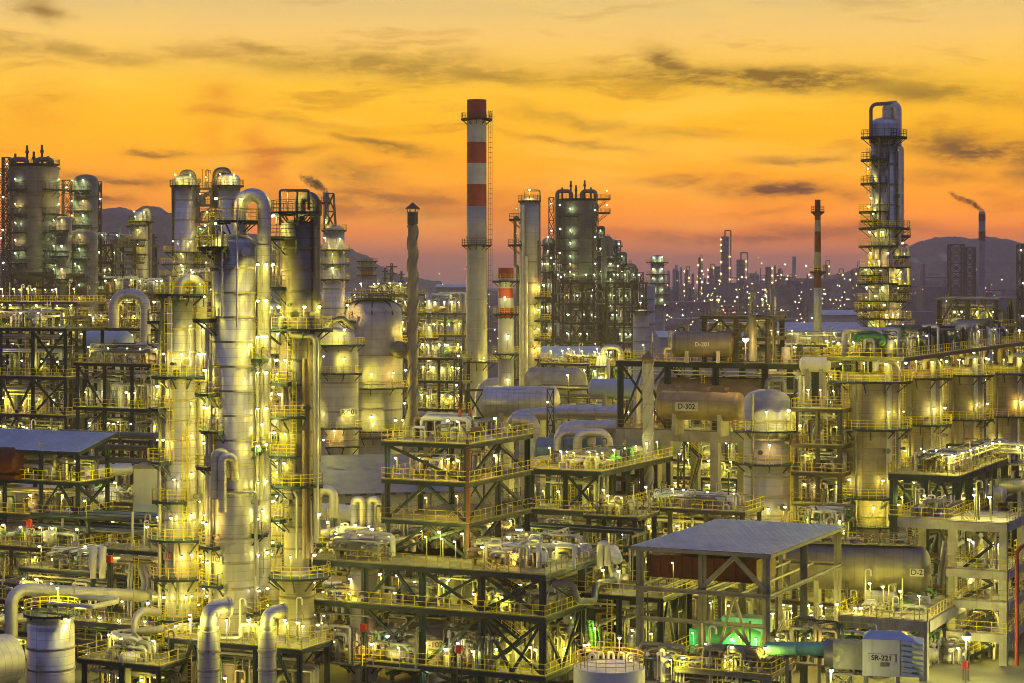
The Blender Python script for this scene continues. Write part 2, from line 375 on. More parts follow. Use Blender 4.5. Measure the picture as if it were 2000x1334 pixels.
def vessel(name, label, cat, px, d, prof, m='clad', plats=(), ladders=(), lamps=(), pipes=(), top='dome', rings=2.4, group=None, n=40, noz=0, seed=1, base=0., lampk='M'):
    """upright shell; prof = [(pixel row, half width in pixels)...]. Sizes are turned to metres at distance d; angles: 270 faces the camera, 180 left"""
    root = thing(name, label, cat, (xx(px, d), d, base), 0., group); k = d/F
    P = [(zz(y, d)-base, h*k) for y, h in prof]
    if P[-1][0] > 0: P.append((0., P[-1][1]))
    P = [(max(z, 0), r) for z, r in P]
    pr = dome(P[0][1], P[0][0]) if top == 'dome' else ([(P[0][1]*.86, P[0][0]-1.5), (P[0][1]*.86, P[0][0])] if top == 'open' else [(.001, P[0][0])])
    hoops = []
    for i, (z, r) in enumerate(P):
        if i == 0: pr.append((r, z)); continue
        z0, r0 = P[i-1]
        if rings and z0-z > rings*1.3:
            m_ = int((z0-z)/rings)
            for j in range(1, m_):
                f = j/m_; zq = z0+(z-z0)*f; rq = r0+(r-r0)*f
                hoops.append((rq, zq))
        pr.append((r, z))
    mb = MB(); mb.lathe(pr, n); mb.k = 1
    for rq, zq in hoops: w_ = .05+.0012*d*.2; mb.lathe([(rq-.02, zq+w_), (rq+.06, zq+w_), (rq+.06, zq-w_), (rq-.02, zq-w_)], n)
    part('shell', mb, [m, 'band_grey' if m != 'clad_dark' else 'steel_dark'], root)
    def rad(z):
        for i in range(1, len(P)):
            if P[i][0] <= z <= P[i-1][0]: return max(P[i][1], P[i-1][1]) if P[i-1][0]-P[i][0] < .5 else P[i-1][1]+(P[i][1]-P[i-1][1])*(P[i-1][0]-z)/max(.01, P[i-1][0]-P[i][0])
        return P[0][1]
    root_rad[root.name] = rad
    for q in plats:
        y, a0, a1, w = q[:4]; z = zz(y, d)-base; r = rad(z); opts = q[4] if len(q) > 4 else {}
        if z > P[0][0]: r = min(r, max(.6, P[0][1]*.45))
        ro = (rad(z) if z <= P[0][0] else P[0][1]*.85)+w
        platform(root, z, r, ro, a0, a1, opts.get('rail', 'yellow_paint'))
        for a in opts.get('lamps', ((a0+a1)/2,)):
            lamp(root, pol(r+.45, a, z), opts.get('k', lampk), R(a+90))
    for a, y0, y1 in ladders: z0, z1 = zz(y1, d)-base, zz(y0, d)-base; ladder(root, rad((z0+z1)/2)+.1, a, z0, z1)
    for a, y, kk, *of in lamps: z = zz(y, d)-base; lamp(root, pol(rad(z)+(of[0] if of else .4), a, z-2), kk, R(a+90))
    for q in pipes:       # (radius m, material, [(px,py,dy)...]) dy = metres in front (-) or behind (+) the axis
        r, pm, pts = q[:3]; mb = MB()
        W_ = [(xx(x, d+dy)-xx(px, d), dy, zz(y, d+dy)-base) for x, y, dy in pts]
        mb.tube(W_, r, 14 if r > .35 else 10, bend=q[3] if len(q) > 3 else None)
        if r > .3:
            for i in range(len(W_)-1):
                a, b = Vector(W_[i]), Vector(W_[i+1]); L = (b-a).length
                for j in range(1, int(L/5)+1):
                    c = a+(b-a)*(j*5/L-.02*0)
                    if L-j*5 > 1.5: u = (b-a).normalized(); mb.tube([c-u*.12, c+u*.12], r*1.12, 14)
        part('pipe', mb, pm, root)
    rnd = random.Random(seed)
    for i in range(noz):
        a = rnd.uniform(190, 350); z = rnd.uniform(2, P[0][0]-1); r = rad(z); mb = MB(); rr = rnd.choice([.15, .22, .3])
        mb.tube([pol(r-.1, a, z), pol(r+.7, a, z)], rr, 10); mb.tube([pol(r+.55, a, z), pol(r+.7, a, z)], rr*1.5, 10); part('nozzle', mb, 'pipe_grey', root)
    return root
root_rad = {}
PM = ['pipe_silver', 'pipe_silver', 'pipe_grey', 'steel_dark', 'pipe_rust', 'white_paint', 'pipe_silver', 'pipe_grey', 'pipe_silver', 'steel_grey', 'pipe_grey', 'white_paint', 'pipe_green']
def fill(root, x0, x1, y0, y1, z0, z1, n, seed, big=.28, drums=2, pm=PM):
    n = int(n*1.25)
    """the pipework, valves and small drums of one bay of a process structure"""
    g = random.Random(seed); U = g.uniform
    for i in range(n):
        k = g.random(); r = g.choice([.07, .09, .12, .16, .2, big]); mb = MB(); y = U(y0+.3, y1-.3) if g.random() < .5 else U(y0+.2, y0+(y1-y0)*.35)
        if k < .34:
            a = U(x0+.3, x0+(x1-x0)*.5); b = U(x0+(x1-x0)*.5, x1-.3); z = z0+(z1-z0)*g.choice([.55, .7, .8, .9])+U(-.1, .1)
            pts = [(a, y, z0 if g.random() < .6 else z-.8), (a, y, z), (b, y, z), (b, y, z0 if g.random() < .5 else z-1.2)]
        elif k < .50:
            x = U(x0+.3, x1-.3); z = z0+(z1-z0)*g.choice([.5, .65, .8]); pts = [(x, y0-.1, z), (x, y1-.2, z), (x, y1-.2, z0)]
        elif k < .74:
            x = U(x0+.3, x1-.3); pts = [(x, y, z0), (x, y, z0+(z1-z0)*U(.5, 1.0)), (x+U(-.9, .9), y+U(-.3, .6), z0+(z1-z0)*U(.5, 1.))]
        else:
            x = U(x0+.4, x1-1.6); w = U(.6, 1.4); z = z0+(z1-z0)*U(.3, .75); pts = [(x, y, z0), (x, y, z), (x+w, y, z), (x+w, y, z0)]
        mb.tube(pts, r, 8)
        if g.random() < .55:                               # a second line clamped alongside
            o_ = Vector((0, r+.22, 0)) if k < .34 or k >= .74 else Vector((r+.22, 0, 0)); r2 = r*U(.5, 1.); e_ = Vector((0, 0, U(-.25, .25)))
            if g.random() < .5: mb.tube([Vector(p)+o_*2.1+(e_*2 if 0 < i < len(pts)-1 else Vector()) for i, p in enumerate(pts)], r2*.8, 7)
            mb.tube([Vector(p)+o_+(e_ if 0 < i < len(pts)-1 else Vector()) for i, p in enumerate(pts)], r2, 8); c = Vector(pts[0]).lerp(Vector(pts[1]), .5); mb.bar(c, c+o_, .07)
        if g.random() < .8:                                # flanges and a valve with its handwheel
            j = g.randrange(len(pts)-1); a, b = Vector(pts[j]), Vector(pts[j+1])
            if (b-a).length > .8:
                c = a.lerp(b, U(.3, .7)); u = (b-a).normalized(); mb.tube([c-u*.2, c-u*.14], r*1.7, 8); mb.tube([c+u*.14, c+u*.2], r*1.7, 8)
                if r < .2: s_ = Vector((0, -1, 0)); mb.bar(c, c+s_*(r+.35), .06); mb.tube([c+s_*(r+.35), c+s_*(r+.40)], .2, 8)
        part('pipe', mb, g.choice(pm), root)
    for i in range(drums):
        mb = MB(); r = U(.4, .8); x = U(x0+1, x1-1); y = U(y0+.4+r, max(y0+.5+r, y0+(y1-y0)*.5))
        if g.random() < .6:
            h = U(1.4, min(3.2, (z1-z0)*.8)); mb.lathe(dome(r, h)+[(r, h), (r, .5)]+[(r*.6, .2), (r*.6, 0)], 16); mb.tube([(0, 0, h), (0, 0, h+r*.9), (r+.3, 0, h+r*.9), (r+.3, 0, 0)], .1, 8)
            part('drum', mb, g.choice(['clad_fine', 'clad_fine', 'white_paint', 'grey_shell']), root, (x, y, z0))
        else:
            L = U(1.6, 3.2); mb.lathe(dome(r, L/2)+[(r, L/2), (r, -L/2)]+[(a, -b) for a, b in reversed(dome(r, L/2))], 16)
            for s_ in (-1, 1): mb.bar((0, 0, s_*L*.3), (r+.5, 0, s_*L*.3), r*1.2, .25)
            part('drum', mb, g.choice(['clad_fine', 'pipe_grey', 'pipe_rust']), root, (x, y, z0+r+.5), (0, R(90), 0))
def frame(name, label, cat, pxc, d, pxl, pxr, zs, nu=2, nv=1, post=.34, m='steel_blue', base=0., braces='', rail='yellow_paint', lamps=2, lk='M', clutter=0, seed=1, deckm='deck_plate', group=None, Lu=None, Lv=None, top=None, drums=1, topfill=0, beam=.4, big=.28, skip=(), norail=(), noposts=False):
    """a braced structure on the plant's grid: nearest corner at (pxc, d), front face to pxl, side face to pxr, decks at heights zs"""
    Lu = Lu or -u_to(pxc, d, pxl); Lv = Lv or v_to(pxc, d, pxr)
    root = thing(name, label, cat, (xx(pxc, d), d, base), TH, group); g = random.Random(seed)
    X = [-Lu*(1-i/nu) for i in range(nu+1)]; Y = [Lv*i/nv for i in range(nv+1)]; Z = [z-base for z in zs]; zt = max(Z) if top is None else top-base
    for x in X:
        for y in Y:
            if noposts: continue
            mb = MB()
            if m == 'concrete': mb.bar((x, y, 0), (x, y, zt-.02), post)
            else:
                w = post; mb.bar((x-w/2+.03, y, 0), (x-w/2+.03, y, zt-.02), w, .06); mb.bar((x+w/2-.03, y, 0), (x+w/2-.03, y, zt-.02), w, .06); mb.bar((x, y, 0), (x, y, zt-.02), .06, w-.12)
                mb.v = [(p[0], p[1], p[2]) for p in mb.v]
            part('post', mb, m, root)
    for i, z in enumerate(Z):
        mb = MB(); e = .5
        if deckm: mb.box(-Lu-e, e, -e, Lv+e, z, z+.07)
        mb.k = 1; f = mb.bar if m == 'concrete' else mb.ibeam; w = post*.75 if m == 'concrete' else .26
        for y in (-e+.12, Lv+e-.12): f((-Lu-e, y, z-beam/2-.01), (e, y, z-beam/2-.01), w, beam)
        for x in [-Lu-e+.14, e-.14]+X[1:-1]: f((x, -e+.3, z-beam/2-.012), (x, Lv+e-.3, z-beam/2-.012), w, beam)
        nj = max(2, int(Lu/2.2))
        for j in range(1, nj): mb.bar((-Lu*j/nj, 0, z-.13), (-Lu*j/nj, Lv, z-.13), .1, .2)
        dk = part('deck', mb, [deckm or m, m], root)
        if rail and i not in norail:
            mb = MB(); P = [(-Lu-e+.05, -e+.05), (e-.05, -e+.05), (e-.05, Lv+e-.05), (-Lu-e+.05, Lv+e-.05)]
            for j in range(4): rail_line(mb, (*P[j], z+.07), (*P[(j+1) % 4], z+.07))
            part('railing', mb, g.choice([rail, rail, 'rail_dull']) if rail == 'yellow_paint' else rail, dk)
    lev = [0.]+sorted(Z)+([zt] if top is not None else [])
    for ch in braces.split():
        kind = ch[0]; face = ch[1]; i = int(ch[2]); j = int(ch[3])           # kind, F front / S side, bay, storey
        a, b = (X[i], X[i+1]) if face in 'FB' else (Y[i], Y[i+1]); z0, z1 = lev[j]+.05, lev[j+1]-.4
        p = (lambda q, z: (q, 0 if face == 'F' else Lv, z)) if face in 'FB' else (lambda q, z: (0, q, z))
        c = (a+b)/2; S = {'X': [((a, z0), (b, z1)), ((a, z1), (b, z0))], 'K': [((a, z0), (c, z1)), ((b, z0), (c, z1))], 'V': [((a, z1), (c, z0)), ((b, z1), (c, z0))], '/': [((a, z0), (b, z1))], '\\': [((a, z1), (b, z0))]}[kind]
        for s_, e_ in S: mb = MB(); mb.bar(p(*s_), p(*e_), .24, .28); part('brace', mb, m, root)
    for i, z in enumerate([0.]+Z if base == 0 and 0 not in skip else Z):
        for j in range(lamps):
            k = g.random(); x = -Lu*(j+.2+.6*g.random())/max(1, lamps); y = Lv*g.uniform(.0, .35)
            lamp(root, (x, y, z+.07), lk, TH*0)
    if clutter and m != 'concrete':
        for i in range(len(lev)-1):
            if i in skip: continue
            z0, z1 = lev[i], lev[i+1]; h = z1-z0
            for q in range(2):
                zt_ = z1-beam-.35-q*.55-g.random()*.3; y = .25+q*.8; mb = MB()
                for o_ in (-.2, .2): mb.bar((-Lu+.2, y+o_, zt_), (-.2, y+o_, zt_), .05, .14)
                for j in range(int(Lu/.9)): mb.bar((-Lu+.4+j*.9, y-.2, zt_), (-Lu+.4+j*.9, y+.2, zt_), .05)
                part('cable_tray', mb, g.choice(['steel_grey', 'pipe_silver', 'pipe_grey']), root)
            x = -Lu*g.uniform(.1, .9); mb = MB()
            for o_ in (-.25, .25): mb.bar((x+o_, .15, z0), (x+o_, .15, z1+1.0), .06)
            for j in range(int((h+.8)/.35)): mb.bar((x-.25, .15, z0+.3+j*.35), (x+.25, .15, z0+.3+j*.35), .04)
            part('ladder', mb, 'yellow_paint', root)
            mb = MB(); y = Lv*.5; zt_ = z0+h*.55
            for o_, r_ in ((0, .12), (.4, .08), (.75, .16), (1.2, .09)): mb.tube([(-Lu+.2, y+o_, z0), (-Lu+.2, y+o_, zt_+o_*.3), (-.2, y+o_, zt_+o_*.3), (-.2, y+o_, z0)], r_, 7)
            part('pipe', mb, g.choice(PM), root)
    if clutter:
        for i in range(len(lev)-1):
            if i in skip: continue
            fill(root, -Lu+.3, -.3, .2, Lv-.2, lev[i]+.08, lev[i+1]-.5, clutter, seed*17+i, big, drums)
    if clutter:
        for q in range(5):                                 # vents and small standpipes rising off the top deck
            x, y, h_ = -Lu*g.random(), Lv*g.uniform(.1, .9), g.uniform(1.6, 4.2); mb = MB(); zt_ = max(Z)+.07
            if q % 2: mb.tube([(x, y, zt_), (x, y, zt_+h_)], g.choice([.07, .1, .14]), 7)
            else: mb.tube([(x, y, zt_), (x, y, zt_+h_), (x+.6, y, zt_+h_), (x+.6, y, zt_+h_-.7)], g.choice([.08, .12]), 7, .25)
            part('vent_pipe', mb, g.choice(['pipe_silver', 'steel_dark', 'pipe_grey', 'steel_grey']), root)
    if topfill: fill(root, -Lu+.3, -.3, .3, Lv-.3, max(Z)+.08, max(Z)+topfill, max(6, clutter), seed*31, big, drums+1)
    return root, Lu, Lv
def stair(root, x, y, levels, run=3.2, w=.9, m='steel_blue', along='x'):
    """zig-zag flights between the levels; x, y the foot in the structure's own axes"""
    s = 1
    for a, b in zip(levels[:-1], levels[1:]):
        mb = MB(); n = max(4, int((b-a)/.24)); p0 = Vector((x if s > 0 else x+run, y, a)); p1 = Vector((x+run if s > 0 else x, y, b))
        for yy in (-w/2, w/2): mb.bar(p0+Vector((0, yy, 0)), p1+Vector((0, yy, 0)), .08, .3)
        for i in range(n): c = p0.lerp(p1, (i+.5)/n); mb.bar(c-Vector((0, w/2, 0)), c+Vector((0, w/2, 0)), .26, .05)
        f = part('stair', mb, m, root); mb = MB()
        for yy in (-w/2, w/2):
            for h in (.55, 1.05): mb.bar(p0+Vector((0, yy, h)), p1+Vector((0, yy, h)), .05)
            for i in range(5): c = p0.lerp(p1, i/4)+Vector((0, yy, 0)); mb.bar(c, c+Vector((0, 0, 1.05)), .05)
        part('handrail', mb, 'yellow_paint', f); s = -s
def drum(name, label, cat, px, d, zc, r, L, m='clad_fine', rot=TH, saddle='concrete', group=None, top=0., rings=3., base=0., n=32):
    """a horizontal cylinder on two saddles; centre at pixel column px, height zc"""
    root = thing(name, label, cat, (xx(px, d), d, base), rot, group); zc -= base
    pr = dome(r, L/2, .45); k = max(1, int(L/rings))
    for j in range(k+1):
        z = L/2-L*j/k; pr += [(r, z+.06), (r+.04, z+.05), (r+.04, z-.05), (r, z-.06)]
    pr += [(a, -b) for a, b in reversed(dome(r, L/2, .45))]
    mb = MB(); mb.lathe(pr, n); part('shell', mb, m, root, (0, 0, zc), (0, R(90), 0))
    for s_ in (-1, 1):
        mb = MB(); mb.box(s_*L*.3-.25, s_*L*.3+.25, -r*.85, r*.85, 0, zc-r*.5); part('saddle', mb, saddle, root)
    if top:
        for s_ in (-.3, .1, .35): mb = MB(); mb.tube([(s_*L, 0, zc+r*.9), (s_*L, 0, zc+r+top)], .22, 10); mb.tube([(s_*L, 0, zc+r+top-.12), (s_*L, 0, zc+r+top)], .38, 10); part('nozzle', mb, m, root)
    return root
def pipe_run(label, pts, r, m='pipe_silver', n=14, name='pipe', bend=None, sup=None, group=None):
    """one free pipe; pts = [(px, py, d)...]; rings at the joints of the lagging, and legs at sup fractions"""
    W_ = [Vector((xx(x, d), d, zz(y, d))) for x, y, d in pts]; o = W_[0].copy(); o.z = 0
    root = thing(name, label, 'pipe', o, 0., group); mb = MB(); P = [w-o for w in W_]; mb.tube(P, r, n, bend)
    for i in range(len(P)-1):
        a, b = P[i], P[i+1]; L = (b-a).length; u = (b-a).normalized()
        for j in range(1, int(L/3.2)+1):
            if L-j*3.2 > 1: c = a+u*(j*3.2); mb.tube([c-u*.1, c+u*.1], r*1.07, n)
    part('run', mb, m, root)
    for i, f in sup or []:
        c = P[i].lerp(P[i+1], f); mb = MB(); mb.bar((c.x, c.y, 0), (c.x, c.y, c.z-r), .3); mb.bar((c.x-r*1.4, c.y, c.z-r-.1), (c.x+r*1.4, c.y, c.z-r-.1), .3, .2); part('leg', mb, 'steel_grey', root)
    return root
def pipe_rack(label, px, d, L, w, zs, n=8, axis='u', m='steel_blue', seed=1, lamps=2, lk='M', pm=PM, group='pipe racks between the units', roof=None, name='pipe_rack'):
    root = thing(name, label, 'pipe rack', (xx(px, d), d, 0), TH if axis == 'u' else TH+R(90), group); g = random.Random(seed)
    k = max(1, int(L/6))
    for i in range(k+1):
        x = -L*i/k if axis == 'u' else L*i/k
        mb = MB()
        for y in (-w/2, w/2): mb.bar((x, y, 0), (x, y, max(zs)-.02), .32)
        for z in zs: mb.bar((x, -w/2-.3, z-.16), (x, w/2+.3, z-.16), .26, .3)
        part('trestle', mb, m, root)
    a, b = (-L-1, .8) if axis == 'u' else (-1, L+1)
    for z in zs:
        for j in range(n):
            y = -w/2+w*(j+.5)/n; r = g.choice([.08, .12, .16, .2, .26]); mb = MB(); mb.tube([(a+g.uniform(0, 2), y, z+r), (b-g.uniform(0, 2), y, z+r)], r, 8); part('pipe', mb, g.choice(pm), root)
    for i in range(lamps): lamp(root, ((a+b)/2+(b-a)*.8*((i+.5)/lamps-.5), -w/2-.1, max(zs)+.1 if i % 2 else 0), lk)
    if roof: mb = MB(); mb.box(a, b, -w/2-.6, w/2+.6, roof, roof+.15); part('roof', mb, 'roof_blue', root)
    return root

def skid(label, px, py, d, w, l, h, n, seed, pm=PM, big=.25, drums=2, lamps=2, lk='M', rot=TH):
    """a unit of pumps, valves and small pipes on its own base frame"""
    z = zz(py, d); root = thing('pump_skid', label, 'pump unit', (xx(px, d), d, z), rot, 'pump and valve units on the decks'); mb = MB(); mb.box(-w/2, w/2, -l/2, l/2, .0, .16); part('base', mb, 'steel_grey', root)
    fill(root, -w/2, w/2, -l/2, l/2, .16, h, n, seed, big, drums, pm)
    for i in range(lamps): lamp(root, (-w/2+w*(i+.5)/lamps, -l/2+.2+(i % 2)*l*.5, .16), lk)
    return root
# ================================================================ SETTING
mb = MB(); mb.add([(-5500, -200, 0), (5500, -200, 0), (5500, 9000, 0), (-5500, 9000, 0)], [(0, 1, 2, 3)])
mat('ground_mix', (.12, .115, .105), 0, .85, .3, .08, 0, .05)
struct('ground', mb, 'ground_mix')
mb = MB()
for v0 in (3.5,):
    pass
def site(u, v, z=0): return (u*UX-v*UY*1.0, 0, z)
def hills(name, pts, d, thick, seed):
    g = random.Random(seed); mb = MB(); R_ = []
    for (x0, y0), (x1, y1) in zip(pts[:-1], pts[1:]):
        n = max(1, int(abs(x1-x0)/5))
        for i in range(n): f = i/n; f2 = f*f*(3-2*f); R_.append((x0+(x1-x0)*f, y0+(y1-y0)*f2+g.uniform(-1.2, 1.2)))
    R_.append(pts[-1]); rows = [(-1, 0), (-.72, .22), (-.45, .5), (-.2, .82), (0, 1), (.3, .75), (.7, .3), (1, 0)]
    vs = []
    for k, h in rows:
        for x, y in R_:
            dd = d+k*thick; z = max(0, zz(y, d))*h; j = 0 if h in (0, 1) else g.uniform(-.05, .05)*zz(y, d)
            vs.append((xx(x, d)*(1+.0*k), dd+ (0 if h in (0, 1) else g.uniform(-20, 20)), max(z+j, -.5 if h == 0 else z*.8)))
    n = len(R_); fs = [(i*n+j, i*n+j+1, (i+1)*n+j+1, (i+1)*n+j) for i in range(len(rows)-1) for j in range(n-1)]
    mb.add(vs, fs, True); mat(name, (.15, .145, .12), 0, .9, .35, .02, 0); return struct(name, mb, name)  # base lightened: part of the distance haze is put into the hill colour
hills('hills', [(60, 470), (150, 424), (200, 408), (240, 405), (262, 412), (285, 401), (305, 403), (335, 416), (400, 440), (480, 455), (560, 470), (630, 478), (680, 486), (710, 497), (745, 520), (790, 541), (860, 549)], 2600, 600, 1)
hills('hill', [(1540, 560), (1590, 545), (1640, 535), (1690, 521), (1730, 512), (1775, 480), (1800, 470), (1830, 463), (1870, 462), (1900, 466), (1930, 462), (1960, 466), (1990, 474), (2040, 486), (2120, 520)], 3400, 800, 2)

# ---------------------------------------------------------------- far plant on the flats
g = random.Random(5); mb = MB()
for i in range(520):
    d = 1150*(4.0**g.random()); px = g.uniform(1240, 2060) if g.random() < .8 else g.uniform(560, 1240); x = xx(px, d); h = g.choice([6, 8, 10, 12, 16, 22, 30])*g.uniform(.6, 1.1)*(1+(d-1150)/4000); w = g.uniform(6, 40)*d/1800; l_ = g.uniform(6, 30)
    if px < 1240 and h > 16: h *= .5
    mb.box(x-w/2, x+w/2, d-l_/2, d+l_/2, 0, h)
    if g.random() < .5: mb.box(x-w/2, x-w/2+1.2, d-l_/2-1, d-l_/2+.5, 0, h*1.5); mb.bar((x-w/2, d-l_/2-1, h*1.2), (x+w/2, d-l_/2-1, h*1.2), .8)
for i in range(46):
    d = 1400*2.4**g.random(); px = g.choice([g.uniform(1285, 1700), g.uniform(1285, 1580), g.uniform(1760, 2000)]); x = xx(px, d); w = g.uniform(1.2, 4.2)*d/F; h = zz(g.uniform(522, 566), d)
    mb.lathe([(.01, h), (w*.8, h-w*.3), (w, h-w), (w*1.05, 0)], 8, cx=x, cy=d)
    if g.random() < .5: mb.box(x-w*1.5, x+w*1.5, d-w*1.6, d, h*.8, h*.8+.8); mb.box(x-w*1.5, x+w*1.5, d-w*1.6, d, h*.55, h*.55+.8)
o = single('far_plant', mb, 'far_shell', 'grey mass of far plant buildings and pipe decks on the flats', 'plant'); o['kind'] = 'stuff'
mb = MB()
for i in range(1100):
    d = 800*4.2**g.random(); px = g.gauss(1480, 130) if g.random() < .5 else g.uniform(1270, 2040)
    if g.random() < .10: px = g.uniform(640, 1000)
    z = (abs(g.gauss(7, 10))+3)*(.6+d/2600)
    x = xx(px, d); r = .00042*d*g.uniform(.5, 1.25)*.55
    mb.k = 1 if g.random() < .03 else (2 if g.random() < .25 else 0); mb.ball((x, d, z), r, 5, 4)
o = single('far_lights', mb, ['bulb_far', 'bulb_red', 'bulb_white'], 'scatter of small amber lights across the far plant', 'lights'); o['kind'] = 'stuff'
def far_tower(label, px, d, ytop, hw, kind='column', cat='column', lights=6, group='columns of the far plant'):
    d *= 1.7
    root = thing('far_'+('chimney' if kind == 'chimney' else 'column'), label, cat, (xx(px, d), d, 0), 0, group); r = hw*d/F; h = zz(ytop, d); g_ = random.Random(int(px))
    mb = MB(); mb.lathe((dome(r, h-r*.5) if kind == 'column' else [(r*.8, h-2), (r*.8, h)])+[(r, h), (r*1.03, h*.5), (r*1.2, 0)], 16); part('shell', mb, 'far_shell' if kind == 'column' else 'stack_grey', root)
    if kind == 'column':
        mb = MB(); z = h*.25
        while z < h: mb.lathe([(r*.98, z), (r*1.25, z), (r*1.25, z-.6), (r*.98, z-.6)], 12, 150, 330); z += h*.09
        part('platform', mb, 'steel_dark', root)
        if g_.random() < .6: mb = MB(); mb.tube([(0, 0, h), (0, 0, h+r*1.6), (r*1.5, 0, h+r*1.6), (r*1.5, 0, 0)], max(.35, r*.18), 8); part('pipe', mb, 'far_shell', root)
    mb = MB()
    for i in range(lights): mb.ball((g_.choice([-1, 1])*r*1.15, -r*.6, h*(.12+.84*i/max(1, lights-1))), .00038*d, 5, 4)
    if lights: part('lamp', mb, 'bulb_far', root)
for a in [('thin dark column with a bent flare arm left of the far skyline', 1341, 1600, 527, 4), ('slim far column studded with lamps from top to foot', 1367, 1500, 503, 3.2, 'column', 'column', 9), ('short broad far column right of the lamp-studded slim one', 1388, 1600, 524, 5),
          ('wider far column just left of the tallest dark one', 1401, 1700, 520, 6.5), ('tallest far dark column ringed with platforms and lamps', 1416, 1500, 462, 7.5, 'column', 'column', 12), ('fat round-headed far column with pipe looping over its top', 1447, 1700, 507, 8.5),
          ('needle thin far mast between two round columns', 1477, 1800, 530, 1.6, 'chimney', 'chimney', 0), ('far column with split head right of the needle mast', 1501, 1600, 521, 6), ('low dark far column left of the thin pair', 1520, 1650, 534, 5),
          ('left of two short thin far stacks', 1533, 1700, 539, 2.2, 'chimney', 'chimney', 0), ('short far column at the foot of a plain chimney', 1541, 1700, 543, 4), ('plain slender far chimney left of the striped stack', 1551, 1600, 501, 3.6, 'chimney', 'chimney', 0),
          ('first far column right of the red and white stack', 1613, 1700, 517, 5), ('second far column right of the red and white stack', 1639, 1750, 534, 5.5), ('third far column, close by the tall platformed tower', 1666, 1700, 532, 5),
          ('pale far chimney peeping out behind the tall tower', 1769, 1500, 476, 3.2, 'chimney', 'chimney', 0), ('thin far stack under the left steam puff', 1795, 1700, 519, 2.6, 'chimney', 'chimney', 0), ('thin far stack with red top below the hill', 1811, 1700, 520, 2.2, 'chimney', 'chimney', 0),
          ('thin far stack right of the lit green column', 1321, 1500, 518, 2.4, 'chimney', 'chimney', 0), ('second thin far stack by the lit green column', 1330, 1500, 522, 2.6, 'chimney', 'chimney', 0), ('low far column beside the first striped stack foot', 1577, 1700, 545, 4)]:
    far_tower(*a)
def lattice(name, label, cat, px, d, ytop, hw, hd=None, m='steel_dark', step=None, base=0., lights=0, group=None, w=.35, taper=1.):
    r = hw*d/F; h = zz(ytop, d); root = thing(name, label, cat, (xx(px, d), d, base), 0, group); hd = hd or r; h -= base
    C4 = lambda z: [(sx*r*(1-(1-taper)*z/h), sy*hd*(1-(1-taper)*z/h), z) for sx, sy in ((-1, -1), (1, -1), (1, 1), (-1, 1))]
    for i in range(4): mb = MB(); mb.bar(C4(0)[i], C4(h)[i], w); part('leg', mb, m, root)
    step = step or 2*r; n = max(2, int(h/step)); mb = MB(); mc = mb
    for k in range(n):
        a, b = C4(h*k/n), C4(h*(k+1)/n)
        for i in range(4):
            mb.bar(b[i], b[(i+1) % 4], w*.7); mc.bar(a[i], b[(i+1) % 4], w*.6); mc.bar(a[(i+1) % 4], b[i], w*.6)
    part('lattice_web', mb, m, root)
    g_ = random.Random(int(px))
    for i in range(lights): lamp(root, (g_.uniform(-r, r), -hd-.2, h*(i+.5)/lights), 'G', light=False, mesh=LAMPF if d > 320 else LAMP)
    return root
def chimney_far():
    root = thing('far_chimney', 'tall far chimney trailing dark smoke before the hill', 'chimney', (xx(1918, 1100), 1100, 0)); k = 1100/F
    mb = MB(); mb.lathe([(5.2*k, zz(413, 1100)), (6.5*k, zz(418, 1100)), (6.6*k, zz(480, 1100)), (7.2*k, 0)], 20); part('shaft', mb, 'stack_grey', root)
    for y0, y1 in ((418, 432), (452, 470)): mb = MB(); mb.lathe([(6.7*k, zz(y0, 1100)), (6.72*k, zz(y1, 1100))], 20); part('paint_band', mb, 'red_paint', root)
chimney_far()
for i, (px, y, hw) in enumerate([(1867, 478, 13), (1894, 484, 9)]):
    lattice('open_steel_tower', ['broader far open steel tower left of the smoking chimney', 'narrower far open steel tower hard by the smoking chimney'][i], 'tower', px, 1400, y, hw, step=6, w=.9, lights=0)
for i, (px, y, hw, lab) in enumerate([(300, 458, 5, 'lattice power pylon beside the slim domed column, below the hill'), (752, 524, 4, 'leftmost small pylon right of the banded far chimney'), (765, 515, 7, 'wide-armed pylon in the middle of the small far row'), (784, 530, 4, 'last small pylon of the far row, left of the twisted flare stack')]):
    r = lattice('power_pylon', lab, 'pylon', px, 900, y, hw, step=4, w=.45, taper=.25, group='pylons below the left hill'); k = 900/F
    for yy in (y+6, y+20): mb = MB(); mb.bar((-hw*1.5*k, 0, zz(yy, 900)), (hw*1.5*k, 0, zz(yy, 900)), .6); part('cross_arm', mb, 'steel_dark', r)
